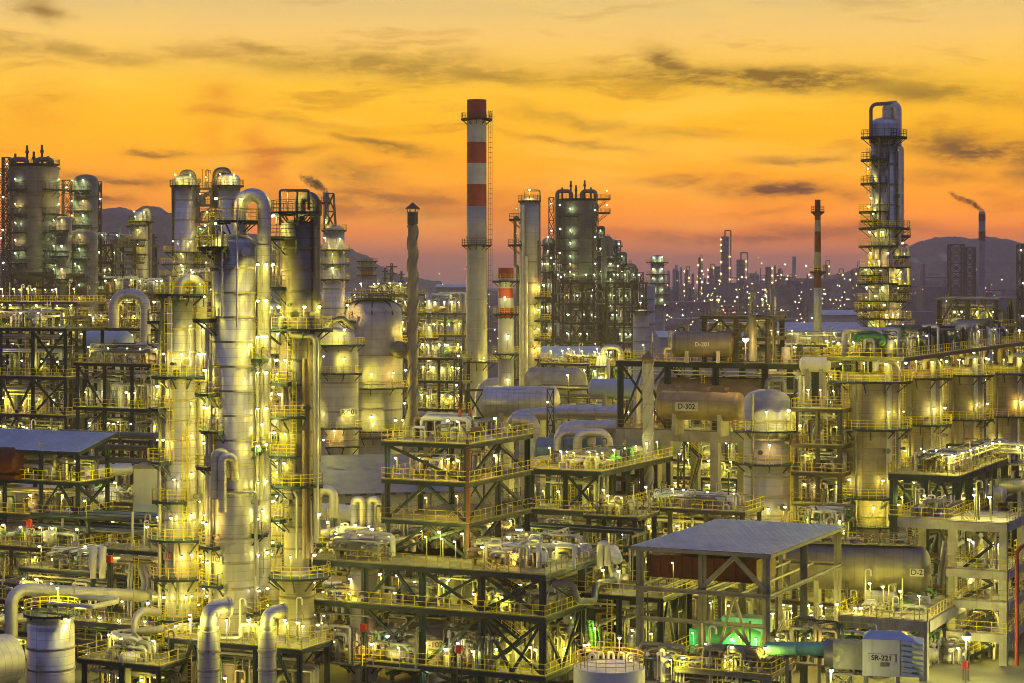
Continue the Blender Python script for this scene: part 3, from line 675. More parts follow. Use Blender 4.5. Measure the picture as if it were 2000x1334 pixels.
# warehouses and sheds behind the units
def shed(name, label, pxl, pxr, ytop, d, depth, yeave=None, m='wall_pale', rm='roof_blue', cat='shed', yaw=0., windows=0):
    x0, x1 = xx(pxl, d), xx(pxr, d); z1 = zz(ytop, d); ze = zz(yeave, d) if yeave else z1-3; root = thing(name, label, cat, ((x0+x1)/2, d, 0), yaw); w = (x1-x0)/2
    mb = MB(); mb.box(-w, w, 0, depth, 0, ze); part('wall', mb, m, root)
    mb = MB(); y = [-.8, depth/2, depth+.8]
    for a, b in ((0, 1), (1, 2)):
        za, zb = (ze, z1) if a == 0 else (z1, ze)
        mb.add([(-w-.6, y[a], za+.02), (w+.6, y[a], za+.02), (w+.6, y[b], zb+.02), (-w-.6, y[b], zb+.02), (-w-.6, y[a], za+.3), (w+.6, y[a], za+.3), (w+.6, y[b], zb+.3), (-w-.6, y[b], zb+.3)], MB.BF)
    part('roof', mb, rm, root)
    mb = MB(); mb.add([(-w, 0, ze), (-w, depth, ze), (-w, depth/2, z1)], [(0, 1, 2)]); mb.add([(w, 0, ze), (w, depth, ze), (w, depth/2, z1)], [(0, 2, 1)]); part('gable', mb, m, root)
    for i in range(windows): mb = MB(); xw = -w+2*w*(i+.6)/windows; mb.box(xw-w/windows*.5, xw+w/windows*.5, -.12, .05, ze*.45, ze*.6); part('window', mb, 'dark_void', root)
    return root
shed('long_shed', 'long pale blue shed behind the red and white stack', 1500, 1690, 634, 640, 40, 650, windows=7)
shed('long_shed', 'low grey shed stretching left behind the open frame with a railed top', 1290, 1480, 651, 700, 40, 660)
shed('grey_hall', 'grey ribbed hall beyond the blue shed, left of the tall tower', 1605, 1685, 608, 900, 40, 616)
shed('far_hall', 'dark flat hall on the skyline right of the twisted flare', 852, 912, 556, 900, 60, 562)
shed('far_hall', 'dark flat hall on the skyline left of the twisted flare', 690, 790, 571, 800, 60, 578, rm='roof_slate')
shed('blue_roof_shed', 'blue roofed shed behind the broad silver columns', 610, 700, 573, 520, 30, 592)
shed('blue_roof_shed', 'blue roofed shed between the grey column and the pipe arch', 1060, 1172, 683, 460, 30, 699)

# ---------------------------------------------------------------- chimneys and stacks
def banded_stack(name, label, px, d, ytop, shaft, bands, plats, lad=None, cat='chimney', strake=None, lean=0, lampsy=()):
    root = thing(name, label, cat, (xx(px, d), d, 0)); k = d/F
    def r_at(y):
        for (a, ra), (b, rb) in zip(shaft[:-1], shaft[1:]):
            if a <= y <= b: return (ra+(rb-ra)*(y-a)/(b-a))*k
        return shaft[-1][1]*k
    yb = bands[-1][1] if bands else ytop; pr = [(r_at(yb), zz(yb, d))]
    if not bands: pr = [(r_at(ytop)*.8, zz(ytop, d)-2), (r_at(ytop)*.8, zz(ytop, d))]+pr
    y = yb
    ygr = HY+H*F/d
    while y < ygr: pr.append((r_at(min(y, shaft[-1][0])), max(0, zz(y, d)))); y += 12/k*.4
    pr.append((r_at(shaft[-1][0]), 0)); mb = MB(); mb.lathe(pr, 36); part('shaft', mb, 'stack_grey', root)
    for i, (y0, y1, m) in enumerate(bands):
        mb = MB(); q = [(r_at(y0), zz(y0, d)), (r_at(y1), zz(y1, d)+.004)]
        if i == 0: q = [(r_at(y0)*.8, zz(y0, d)-2.5), (r_at(y0)*.8, zz(y0, d))]+q
        mb.lathe(q, 36); part('paint_band', mb, m, root)
    for y, w in plats:
        z = zz(y, d); platform(root, z, r_at(y), r_at(y)+w, 0, 360, 'steel_dark' if y < 480 else 'yellow_paint')
    if lad: ladder(root, r_at(700), lad[0], zz(lad[2], d), zz(lad[1], d), 'steel_dark')
    for y in range(int(yb)+60, int(shaft[-1][0]), 60):
        mb = MB(); r = r_at(y); mb.lathe([(r, zz(y, d)+.15), (r+.12, zz(y, d)+.12), (r+.12, zz(y, d)-.12), (r, zz(y, d)-.15)], 36); part('stiffener_ring', mb, 'stack_grey', root)
    for a, y, kk in lampsy: lamp(root, pol(r_at(y)+.5, a, zz(y, d)-2), kk, R(a+90))
    return root, r_at
W, Rd = 'band_white', 'red_paint'
banded_stack('striped_chimney', 'tallest chimney, banded red and white on its upper half', 931, 400, 195, [(195, 19), (470, 19.5), (700, 21), (945, 22)],
             [(195, 235, Rd), (235, 278, W), (278, 319, Rd), (319, 360, W), (360, 403, Rd)], [(232, 1.2), (478, 1.0), (705, 2.2)], (0, 215, 690), lampsy=[(300, 700, 'M'), (240, 830, 'M')])
banded_stack('striped_chimney', 'short fat red and white stack right of the tallest chimney', 988, 352, 523, [(523, 15), (1000, 16)],
             [(523, 544, Rd), (544, 563, W), (563, 582, Rd), (582, 601, W), (601, 621, Rd), (621, 700, W)], [(548, 1.1), (612, .9), (690, 1.), (768, 1.), (835, 1.6)], lampsy=[(265, 584, 'L'), (280, 660, 'L'), (280, 745, 'L'), (270, 820, 'L')])
banded_stack('striped_chimney', 'slender red and white stack left of the tall platformed tower', 1597, 430, 390, [(390, 5.5), (500, 6.5), (600, 8), (918, 11)],
             [(390, 430, 'red_paint_dark'), (430, 452, 'band_grey'), (452, 492, 'red_paint_dark'), (492, 522, 'band_grey'), (522, 562, 'red_paint_dark')], [(413, .8), (530, .9)])
banded_stack('striped_chimney', 'squat far chimney with a faded red middle, left of the flare', 717, 760, 504, [(504, 12), (760, 12.5)], [(504, 522, 'stack_grey'), (522, 540, Rd)], [(510, 1.6), (522, 1.6), (537, 1.6)])
def flare(label, px, d, ytop, ybody, ybot, hw, cone=None, caph=None, dark='steel_dark', pitch=50):
    root = thing('flare_stack', label, 'flare stack', (xx(px, d), d, 0)); k = d/F; r = hw*k; zt = zz(ybody, d)
    mb = MB(); mb.lathe([(r, zt), (r, 0)] if not cone else [(r, zt), (r, zz(cone, d)), (r*1.9, zz(cone+34, d)), (r*1.9, 0)], 24); part('shaft', mb, 'shaft_dark' if cone else 'stack_grey', root)
    mb = MB(); zc = zz(ytop, d); mb.lathe([(r*.9, zt), (r*1.1, zt+.2), (r*1.1, zc-1.6)], 20); mb.lathe([(.02, zc), (r*1.5, zc-1.0), (r*1.5, zc-1.15), (.02, zc-1.15)], 20)
    for i in range(6): mb.bar(pol(r*1.05, i*60, zc-1.7), pol(r*1.1, i*60, zc-1.1), .12)
    part('tip', mb, dark, root)
    zb = zz(cone, d) if cone else 0
    for s_ in range(3):
        mb = MB(); n = int((zt-zb)/.6); P = [(zb+(zt-zb)*i/n, s_*120+360*(zb+(zt-zb)*i/n)/pitch) for i in range(n+1)]
        vs = []; w = r*.24
        for z, a in P: vs += [pol(r*.98, a-13, z), pol(r+w, a-6, z), pol(r+w, a+6, z), pol(r*.98, a+13, z)]
        fs = [tuple(i*4+q for q in (j,))+tuple([i*4+(j+1) % 4, (i+1)*4+(j+1) % 4, (i+1)*4+j]) for i in range(n) for j in range(4)]
        mb.add(vs, fs); part('strake', mb, 'shaft_dark' if cone else 'stack_grey', root)
    return root
flare('tall flare stack wrapped in spiral fins with a conical cap', 806, 340, 395, 440, 830, 9.5, cone=798, pitch=11)
flare('nearer spiral-finned stack with a small pitched cap, in front of the braced frame', 1266, 262, 685, 702, 890, 10, dark='pipe_rust', pitch=9)
flare('short round vent with a conical cap behind the pipe gallery', 1136, 256, 915, 925, 990, 12, dark='steel_grey', pitch=400)

# ---------------------------------------------------------------- the two multi-stage reactor blocks
def reactor_block(lab, px, d, s, mir=1, seed=1):
    """tall cylindrical reactor hung in a lattice with a header on top; s scales picture units to those of the left block"""
    X = lambda a: px+a*s*mir
    Yp = lambda y: HY-(HY-y)*s
    k = d/F
    root = thing('reactor', lab[0], 'reactor', (xx(px, d), d, 0)); r = 45*s*k
    z0, z1 = zz(Yp(525), d), zz(Yp(325), d)
    mb = MB(); pr = dome(r*.9, z1, .15)+[(r*.9, z1)]; n = 8
    for i in range(n+1):
        z = z1-.5+(z0-z1)*i/n; pr += [(r, z+.3), (r+.25, z+.25), (r+.25, z-.25), (r, z-.3)]
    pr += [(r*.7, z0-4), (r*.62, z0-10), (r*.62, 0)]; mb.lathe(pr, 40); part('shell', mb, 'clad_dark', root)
    for a, hh in ((-30, 0), (18, 2)):
        mb = MB(); p = lambda dx, z: (dx*s*mir*k, -r*.3, z)
        zt = zz(Yp(312), d); mb.tube([p(a-14, z1-12), p(a-14, zt), p(a+16, zt), p(a+16, z1-3)], 5*s*k, 12); part('header', mb, 'clad_dark', root)
    for a, h in ((-17, 284), (-4, 296), (12, 283), (24, 305), (-40, 300)):
        mb = MB(); q = Vector((a*s*mir*k, 0, z1)); e = Vector((a*s*mir*k, 0, zz(Yp(h), d))); mb.tube([q, e], 2.3*s*k, 10); mb.tube([e-Vector((0, 0, 1.8)), e-Vector((0, 0, 1.2))], 3.6*s*k, 10); part('vent', mb, 'steel_dark', root)
    platform(root, z1+.5, r*.3, r*1.02, 0, 360, 'steel_dark', False)
    for y in (352, 400, 436, 470, 495):
        z = zz(Yp(y), d); platform(root, z-2.2, r, r+1.5, 215, 262, 'steel_dark'); lamp(root, pol(r+.9, 238, z-2.2), 'G', R(238+90))
        platform(root, z-2.2, r, r+2.2, 300, 350, 'steel_dark'); lamp(root, pol(r+1.4, 330, z-2.2), 'G', R(60))
    lattice('access_tower', lab[1], 'tower', X(-57), d+2, Yp(308), 7*s, step=3.2, lights=9, w=.28)
    def col(lab_, a, y0, hw, y1=None, dd=0, m='clad_dark', pl=()):
        vessel('reactor_column', lab_, 'column', X(a), d+dd, [(Yp(y0), hw*s)], m, [(Yp(y), 180, 300, 1.6, {'k': 'G', 'rail': 'steel_dark', 'lamps': (270, 215)}) for y in pl], rings=3.5, n=28)
    col(lab[2], 98, 352, 23, dd=5, pl=(372, 412, 440))
    col(lab[3], 92, 462, 29, dd=-4, pl=(478, 505, 540, 575, 600))
    col(lab[4], 55, 430, 15, dd=-8, pl=(450, 500, 545))
    for i, (a, y, zs) in enumerate(lab[5]):
        pass
    fr = frame('reactor_structure', lab[6], 'structure', X(75 if mir > 0 else -10), d-10, X(-45 if mir > 0 else -150) if mir > 0 else X(50), X(140) if mir > 0 else X(-75), [zz(Yp(y), d) for y in (640, 610, 585, 560, 535)], nu=4, nv=2, m='steel_dark', rail='steel_dark', lamps=5, lk='G', clutter=5, seed=seed, braces='XF00 XF12 XF24 XF33 KF01 KF23 XF04 VF31', deckm='steel_dark', drums=1, big=.5)
    fr = frame('reactor_structure', lab[7], 'structure', X(150) if mir > 0 else X(-40), d-2, X(80) if mir > 0 else X(150), X(235) if mir > 0 else X(-40)+40, [zz(Yp(y), d) for y in (620, 580, 545, 512, 478)], nu=3, nv=2, m='steel_dark', rail='steel_dark', lamps=4, lk='G', clutter=5, seed=seed+3, braces='XF04 XF13 XF21 KF02 XF24', deckm='steel_dark', drums=1, big=.5, topfill=5)
    return root
reactor_block(['huge dark reactor with three vents on top, nearer the hill', 'lattice access tower against the big reactor at the frame edge', 'domed column standing right of the big left reactor', 'wide stub column below the domed one, left block', 'dark narrow vessel squeezed between reactor and domed column', [], 'dark lamp-dotted steel structure under the big left reactor', 'stepped dark structure right of the left reactor block'], 70, 470, 1.0, 1, 11)

for a in [('wide dark scaffold tower at the left frame edge', 6, 476, 330, 10, 9), ('scaffold tower between the big left reactor and domed column', 131, 474, 352, 8, 8), ('low scaffold tower at the right end of the left block', 215, 474, 470, 9, 7), ('scaffold tower on the right flank of the domed column', 195, 482, 355, 3, 5)]:
    lattice('scaffold_tower', a[0], 'tower', a[1], a[2], a[3], a[4], step=3.0, lights=a[5], w=.22)
def right_block():
    d = 600
    reactor = reactor_block2 = None
    k = d/F; px = 1128; root = thing('reactor', 'huge dark reactor with twin vents, right of the tall chimney', 'reactor', (xx(px, d), d, 0)); r = 38*k
    z0, z1 = zz(535, d), zz(392, d); pr = dome(r*.9, z1, .15)+[(r*.9, z1)]
    for i in range(7): z = z1-.5+(z0-z1)*i/6; pr += [(r, z+.3), (r+.25, z+.25), (r+.25, z-.25), (r, z-.3)]
    pr += [(r*.7, z0-4), (r*.6, z0-10), (r*.6, 0)]; mb = MB(); mb.lathe(pr, 40); part('shell', mb, 'clad_dark', root)
    for a in (-26, 22):
        mb = MB(); zt = zz(374, d); mb.tube([((a-14)*k, -r*.3, z1-16), ((a-14)*k, -r*.3, zt), ((a+13)*k, -r*.3, zt), ((a+13)*k, -r*.3, z1-3)], 4*k, 12); part('header', mb, 'clad_dark', root)
    for a, h in ((-13, 353), (-3, 362), (14, 352), (26, 366), (-30, 366)):
        mb = MB(); q = Vector((a*k, 0, z1)); e = Vector((a*k, 0, zz(h, d))); mb.tube([q, e], 1.8*k, 10); mb.tube([e-Vector((0, 0, 1.8)), e-Vector((0, 0, 1.2))], 2.8*k, 10); part('vent', mb, 'steel_dark', root)
    platform(root, z1+.5, r*.3, r*1.02, 0, 360, 'steel_dark', False)
    for y in (408, 450, 474, 500, 515, 530):
        z = zz(y, d)-2.3; platform(root, z, r, r+1.5, 225, 270, 'steel_dark'); lamp(root, pol(r+.9, 250, z), 'G', R(250+90))
    for y in (388, 415): platform(root, zz(y, d), r, r+4, -20, 30, 'steel_dark'); lamp(root, pol(r+3, -12, zz(y, d)), 'G', R(270+90))
    lattice('access_tower', 'slim lattice access tower on the left flank of the right reactor', 'tower', 1077, d+2, 386, 5, step=3.2, lights=8, w=.3)
    def col(lab, px, y0, hw, dd=0, pl=(), m='clad_dark', **kw): return vessel('reactor_column', lab, 'column', px, d+dd, [(y0, hw)], m, [(y, 190, 330, 1.6, {'k': 'G', 'rail': 'steel_dark', 'lamps': (262,)}) for y in pl], rings=3.5, n=28, **kw)
    col('dark column left of the right reactor, behind its lattice', 1072, 470, 12, 8, (478, 505, 530, 560, 590))
    col('first and tallest of the stepped columns right of the right reactor', 1174, 445, 8, 4, (465, 500, 545))
    col('second stepped column right of the right reactor, wide flat head', 1194, 474, 14, -4, (480, 505, 530, 560, 590, 610), pipes=[(.8, 'pipe_grey', [(1180, 560, -8), (1180, 466, -8), (1192, 466, -8), (1192, 500, -8)])])
    col('third stepped column right of the right reactor', 1216, 496, 9, 2, (515, 545, 580))
    col('fourth and lowest stepped column right of the right reactor', 1238, 527, 9, -2, (548, 600), pipes=[(.7, 'pipe_grey', [(1225, 600, -6), (1225, 519, -6), (1240, 519, -6), (1240, 540, -6)])])
    col('broad pale column at the right foot of the right reactor block', 1252, 612, 16, -40, (607,), m='grey_shell')
    col('tall plain grey column ending the right reactor block', 1270, 560, 9, 20, (), m='grey_shell')
    vessel('lit_column', 'green lit stepped tower standing alone right of the right reactor', 'column', 1284, 900, [(504, 13), (560, 14), (620, 15)], 'grey_shell', [(y, 180, 360, 2, {'k': 'G', 'lamps': (235, 300)}) for y in (512, 535, 553, 575, 595)], rings=0, n=24)
    frame('reactor_structure', 'dark lamp-dotted structure under the right reactor', 'structure', 1160, d-14, 1070, 1195, [12, 17, 22, 27.5, 33, 39], nu=4, nv=2, m='steel_dark', rail='steel_dark', lamps=5, lk='G', clutter=4, seed=51, braces='XF03 XF12 XF24 XF15 XF34 XF23 KF01', deckm='steel_dark', big=.5)
    frame('reactor_structure', 'stepped dark structure below the four stepped columns', 'structure', 1235, d-20, 1185, 1262, [12, 17, 22, 27.5, 33, 39], nu=3, nv=2, m='steel_dark', rail='steel_dark', lamps=4, lk='G', clutter=4, seed=57, braces='XF03 XF12 XF24', deckm='steel_dark', big=.5)
    frame('reactor_structure', 'narrow lamp-lit structure between grey double column and right reactor', 'structure', 1080, d-30, 1052, 1100, [12, 18, 24, 30, 36, 42], nu=2, nv=1, m='steel_dark', rail='steel_dark', lamps=4, lk='G', clutter=4, seed=59, braces='XF03 XF12', deckm='steel_dark', big=.5)
right_block()
vessel('column', 'grey double column left of the right reactor, pipes up its flank', 'column', 1034, 420, [(395, 19), (470, 19.5), (945, 20)], 'grey_shell', [(392, 0, 360, .7, {'rail': 'steel_dark', 'lamps': (270,), 'k': 'M'}), (428, 180, 230, 2.2, {'rail': 'steel_dark', 'lamps': (200,), 'k': 'S'}), (478, 180, 240, 2.4, {'rail': 'steel_dark', 'lamps': (200,), 'k': 'S'})]+[(y, 300, 380, 2.4, {'lamps': (310,)}) for y in (580, 625, 662, 700)],
       rings=4, pipes=[(.5, 'pipe_silver', [(1020, 400, -2.2), (1020, 760, -2.2)]), (.32, 'pipe_grey', [(1011, 430, -1.5), (1011, 424, -1.5), (1006, 424, -1.5), (1006, 520, -1.5), (1011, 520, -1.5), (1011, 740, -1.5)]), (.4, 'pipe_grey', [(1053, 470, -1), (1053, 760, -1)]), (.2, 'pipe_grey', [(1026, 395, 0), (1026, 372, 0), (1054, 372, 0), (1054, 470, 0)]), (.45, 'pipe_silver', [(1027, 500, -2.4), (1027, 780, -2.4)])])
# columns behind the left group
UPK = {'rail': 'steel_dark', 'lamps': ()}
vessel('domed_column', 'domed grey column with a small pipe hook, left of the twin', 'column', 361, 430, [(352, 22), (545, 23)], 'clad', [(362, 0, 360, .8, {'rail': 'steel_dark', 'lamps': (240, 300)}), (492, 170, 360, 2., {'lamps': (230, 300)}), (515, 170, 360, 2.6), (538, 170, 360, 2.8)], rings=3.5,
       pipes=[(.75, 'steel_grey', [(357, 350, 0), (357, 338, 0), (377, 338, 0), (377, 372, 1), (379, 600, 1)]), (.25, 'steel_dark', [(337, 365, -1), (338, 500, -1)])])
vessel('domed_column', 'domed grey column behind the big silver arch pipe, twin of its neighbour', 'column', 445, 430, [(350, 24), (545, 25)], 'clad', [(362, 0, 360, .8, {'rail': 'steel_dark', 'lamps': (250, 300)}), (400, 300, 360, 1.6, UPK)], rings=3.5,
       pipes=[(.7, 'steel_dark', [(421, 420, -1), (421, 333, -1), (446, 333, 0), (446, 350, 0)])])
frame('stair_tower', 'spindly open stair tower joining the two domed columns', 'stair tower', 412, 428, 385, 416, [38, 41.5, 45, 48.5, 52, 55.5, 59], nu=1, nv=1, post=.25, m='steel_grey', rail='steel_grey', lamps=1, lk='S', braces='/F00 /F01 /F02 /F03 /F04 /F05 /F06', clutter=2, seed=8, beam=.3, drums=0)
vessel('slim_column', 'slim ringed column standing free before the hill', 'column', 275, 480, [(418, 12), (440, 13), (441, 15.5), (555, 17)], 'clad', [(432, 0, 360, 1.5, {'rail': 'steel_dark', 'lamps': (240, 300)}), (441, 190, 300, 1.5, {'lamps': (250,), 'k': 'M'}), (468, 190, 300, 1.5, {'lamps': (265,)}), (496, 190, 300, 1.5, {'lamps': (265,)})], rings=3.,
       pipes=[(.5, 'steel_grey', [(280, 420, 0), (280, 409, 0), (292, 409, 0), (292, 470, 0), (292, 600, 0)])])
vessel('broad_column', 'broad silver column carrying a derrick, behind the dark column', 'column', 652, 440, [(450, 21), (640, 22)], 'clad', [(449, 0, 360, .8), (488, 190, 350, 1.2, {'lamps': (235, 300), 'k': 'L'}), (515, 190, 350, 1.2), (545, 190, 350, 1.2, {'k': 'L'})], rings=3.5)
lattice('derrick', 'dark derrick around a short vent on the broad silver column', 'derrick', 645, 440, 378, 11, base=zz(448, 440), step=3, w=.3, taper=.6)
m_ = MB(); m_.lathe([(.6, 0), (.6, 1)], 8)
banded_stack('vent_stack', 'short dark smoking vent beside the derrick', 637, 441, 376, [(376, 6), (470, 6)], [], [(395, .4)])
# ---------------------------------------------------------------- R-101 reactors
vessel('reactor_vessel', 'broad pale reactor marked R-101 behind the dark column', 'vessel', 661, 332, [(655, 32), (690, 39), (1030, 39)], 'grey_shell',
       [(672, 200, 350, 1.5, {'lamps': (235, 290), 'k': 'L'}), (727, 200, 330, 1.4, {'lamps': (288,), 'k': 'L'}), (833, 200, 330, 1.4, {'lamps': (215, 300), 'k': 'L'}), (868, 250, 320, 1.6, {'lamps': (265,), 'k': 'L'})], rings=4.2, pipes=[(.4, 'pipe_grey', [(640, 650, -2), (640, 630, -2), (668, 620, -2), (690, 640, -1)])])
rv = bpy.data.objects[-1] if False else [o for o in C.objects if o.name == 'reactor_vessel'][0]
sign(rv, 'R-101', (24*332/F, -math.sqrt((39*332/F)**2-(24*332/F)**2)-.25, zz(803, 332)), 1.15, 3.0, 1.2, rotz=R(25))
rv2 = vessel('reactor_vessel', 'broadest domed reactor with a round manway hood on its right side', 'vessel', 730, 345, [(610, 55), (640, 56), (1020, 56)], 'grey_shell',
       [(625, 190, 235, 1.6, {'lamps': (222,), 'k': 'L'}), (668, 320, 355, 1.5, {'k': 'M'}), (755, 230, 345, 1.4, {'lamps': (270, 310), 'k': 'L'}), (838, 230, 345, 1.2, {'lamps': (270,), 'k': 'L'}), (850, 255, 290, 1.6, {'k': 'L'}), (584, 0, 360, .0)][:5], rings=4.2, n=48)
mb = MB(); mb.M = None
r_ = 56*345/F
mb.tube([(xx(783, 345)-xx(730, 345), -3.0, zz(681, 345)), (xx(784, 345)-xx(730, 345), -4.6, zz(681, 345))], 1.5, 24, 0); mb.ball((xx(784, 345)-xx(730, 345), -4.6, zz(681, 345)), 1.5, 20, 10)
part('manway_hood', mb, 'clad_dark', rv2)
mb = MB(); platform(rv2, zz(582, 345), .5, r_*.75, 0, 360, 'steel_dark', False)
for i in range(8): mb.tube([pol(r_*.45, i*45, zz(584, 345)), pol(r_*.82, i*45, zz(593, 345)), pol(r_*1.02, i*45, zz(614, 345))], .14, 6)
part('tie_rod', mb, 'steel_dark', rv2)
# ---------------------------------------------------------------- tall platformed tower on the right
pl = [(268, 185, 290, 1.7, UPK), (268, 300, 350, 1.5, UPK), (312, 185, 270, 1.7, UPK), (358, 185, 265, 1.7, dict(UPK, lamps=(200,), k='S'))]
for y, a0, a1, w, ls in [(413, 180, 270, 1.9, (215,)), (445, 180, 350, 1.9, (225, 325)), (480, 180, 290, 1.9, (210, 255)), (521, 190, 345, 1.7, (220, 270, 330)), (553, 180, 290, 1.8, (200, 250)), (556, 290, 350, 1.7, (310,)), (587, 180, 350, 1.8, (205, 255, 300)), (621, 180, 345, 1.8, (215, 260, 310)), (658, 190, 350, 2.0, (230, 275, 320)), (460, 320, 370, 2.0, (340,)), (430, 180, 235, 1.6, (205,)), (500, 295, 350, 1.6, (320,)), (537, 180, 255, 1.6, (215, 245)), (571, 290, 350, 1.6, (305,)), (604, 180, 260, 2.3, (235,)), (640, 275, 345, 2.3, (300, 265))]:
    pl.append((y, a0, a1, w, {'lamps': ls, 'k': 'M'}))
vessel('fractionating_tower', 'tall tower with stacked lit platforms and a looped pipe on its crown', 'tower', 1727, 330, [(242, 26), (480, 27), (486, 31), (1030, 33)], 'clad', pl,
       [(200, 290, 410), (250, 600, 660), (215, 480, 560)], rings=3.2, noz=10, seed=4,
       pipes=[(.85, 'clad_fine', [(1733, 245, 0), (1733, 207, 0), (1751, 207, 0), (1751, 640, .6)], 1.2), (.3, 'steel_grey', [(1701, 280, -1.0), (1701, 204, -1), (1735, 202, -.6), (1748, 203, -.4)], 1.0), (.55, 'clad_fine', [(1752, 290, -1.5), (1759, 290, -1.5), (1759, 480, -1.5)], .8), (.2, 'pipe_grey', [(1718, 270, -2.4), (1718, 650, -2.8)]), (.15, 'pipe_grey', [(1736, 270, -2.4), (1736, 650, -2.9)]),
              (.25, 'pipe_silver', [(1762, 480, -1), (1774, 480, -1), (1774, 570, -1), (1760, 570, -1)]), (.2, 'steel_grey', [(1742, 205, 0), (1742, 199, 0), (1751, 199, 0)])], lampk='M')

for a in [('scaffold tower clinging to the left side of the right reactor', 1093, 596, 392, 6, 9), ('scaffold tower on the right side of the right reactor', 1163, 592, 400, 5, 8), ('scaffold tower between second and third stepped columns', 1207, 590, 470, 5, 8), ('low scaffold tower beyond the fourth stepped column', 1250, 590, 532, 6, 7)]:
    lattice('scaffold_tower', a[0], 'tower', a[1], a[2], a[3], a[4], step=3.6, lights=a[5], w=.26)
# ================================================================ FRONT COLUMNS
Lm = lambda *a, k='M', **kw: dict(lamps=a, k=k, **kw)
c103 = vessel('distillation_column', 'silver column with a stout arched outlet pipe, numbered 103', 'column', 354, 205, [(597, 27), (733, 27), (741, 31), (1330, 32)], 'clad_fine',
    [(733, 180, 380, 1.6, Lm(225, 280, 330)), (795, 175, 235, 1.7, Lm(200)), (898, 175, 240, 1.8, Lm(200, 232)), (975, 195, 290, 1.3, Lm(262)), (1048, 170, 380, 1.8, Lm(205, 255, 300, 350)), (1124, 185, 380, 1.6, Lm(280, 330)), (1202, 200, 380, 1.6, Lm(235, 290)), (1256, 0, 360, 1.6, Lm(265, 300, 220)), (574, 180, 380, 1.5, Lm(330, k='S'))],
    [(238, 585, 733), (290, 830, 1048), (330, 1048, 1256), (250, 741, 900)], [(a_, y_, 'S', .8) for y_ in (640, 690, 790, 850, 920, 1000, 1080, 1160) for a_ in (300, 345)], rings=1.9, noz=8, seed=3,
    pipes=[(.55, 'clad_fine', [(352, 590, 0), (352, 546, 0), (393, 546, 0), (393, 1010, .5), (384, 1030, .5)], 1.3), (.3, 'pipe_silver', [(405, 640, .8), (405, 1060, .8)]), (.16, 'pipe_silver', [(331, 600, -1.3), (331, 540, -1.3)]), (.2, 'pipe_silver', [(312, 900, -1), (312, 1240, -1)]), (.2, 'steel_grey', [(318, 580, 0), (313, 700, 0), (313, 1000, 0)]), (.14, 'pipe_grey', [(340, 1060, -1.8), (340, 1120, -1.8), (346, 1130, -1.8), (346, 1200, -1.8)])])
sign(c103, '103', (-.95, -1.36, zz(1083, 205)), .75, 1.5, .75, 'ink_red', rotz=R(-30))
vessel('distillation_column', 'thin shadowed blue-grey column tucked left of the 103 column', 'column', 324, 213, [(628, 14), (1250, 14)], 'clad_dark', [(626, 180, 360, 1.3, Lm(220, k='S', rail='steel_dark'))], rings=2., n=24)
c102 = vessel('distillation_column', 'biggest silver column, numbered 102, with tallest arched pipe', 'column', 457, 200, [(476, 42), (1000, 43), (1240, 46), (1330, 47)], 'clad',
    [(482, 170, 262, 1.5, Lm(205, 240)), (431, 180, 370, .6, Lm(195, 300, k='M')), (622, 175, 225, 1.9, Lm(200, k='S')), (766, 170, 236, 1.7, Lm(205, 180)), (838, 170, 250, 1.3, Lm(215, 185)), (908, 175, 228, 1.6, Lm(195)), (1062, 175, 240, 1.2, Lm(215, 190)), (1136, 175, 250, 1.2, Lm(222, 195)), (700, 330, 375, 1.3, Lm(345)), (872, 330, 375, 1.2, Lm(345)), (1040, 330, 375, 1.2, Lm(345)), (1192, 310, 375, 1.2, Lm(330))],
    [(236, 700, 838), (222, 480, 622), (228, 838, 910)], [(a_, y_, 'M', .8) for y_ in range(520, 1240, 70) for a_ in (322, 350)]+[(215, y_, 'S', 1.2) for y_ in (560, 690, 980, 1180)], rings=2.2, noz=6, seed=8, n=56,
    pipes=[(.68, 'clad', [(470, 470, 0), (470, 381, 0), (516, 381, 0), (516, 1130, .9), (500, 1150, .9)], 1.5), (.1, 'pipe_silver', [(434, 440, -2.15), (434, 620, -2.15)]), (.1, 'pipe_silver', [(463, 410, -2.2), (463, 640, -2.25)]), (.14, 'pipe_silver', [(503, 660, -.6), (503, 1230, -.6)]),
           (.42, 'clad', [(420, 975, -3.0), (420, 884, -3.0), (440, 884, -3.0), (446, 930, -2.2)], .9), (.42, 'clad', [(434, 1000, -3.5), (434, 892, -3.5), (456, 892, -3.2), (460, 935, -2.2)], .9), (.22, 'pipe_silver', [(405, 640, -1), (405, 1140, -1)]), (.2, 'pipe_silver', [(411, 700, -1.4), (411, 1180, -1.4)]), (.18, 'pipe_silver', [(444, 962, -2.3), (500, 962, -2.3), (500, 1200, -1)])])
sign(c102, '102', (-1.45, -1.75, zz(1088, 200)), .75, 1.5, .75, 'ink_red', rotz=R(-38))
mb = MB(); mb.tube([(xx(480, 200)-xx(457, 200), -1.3, zz(492, 200)), (xx(480, 200)-xx(457, 200)+.3, -2.4, zz(492, 200))], .42, 18); part('manway', mb, 'clad', c102)
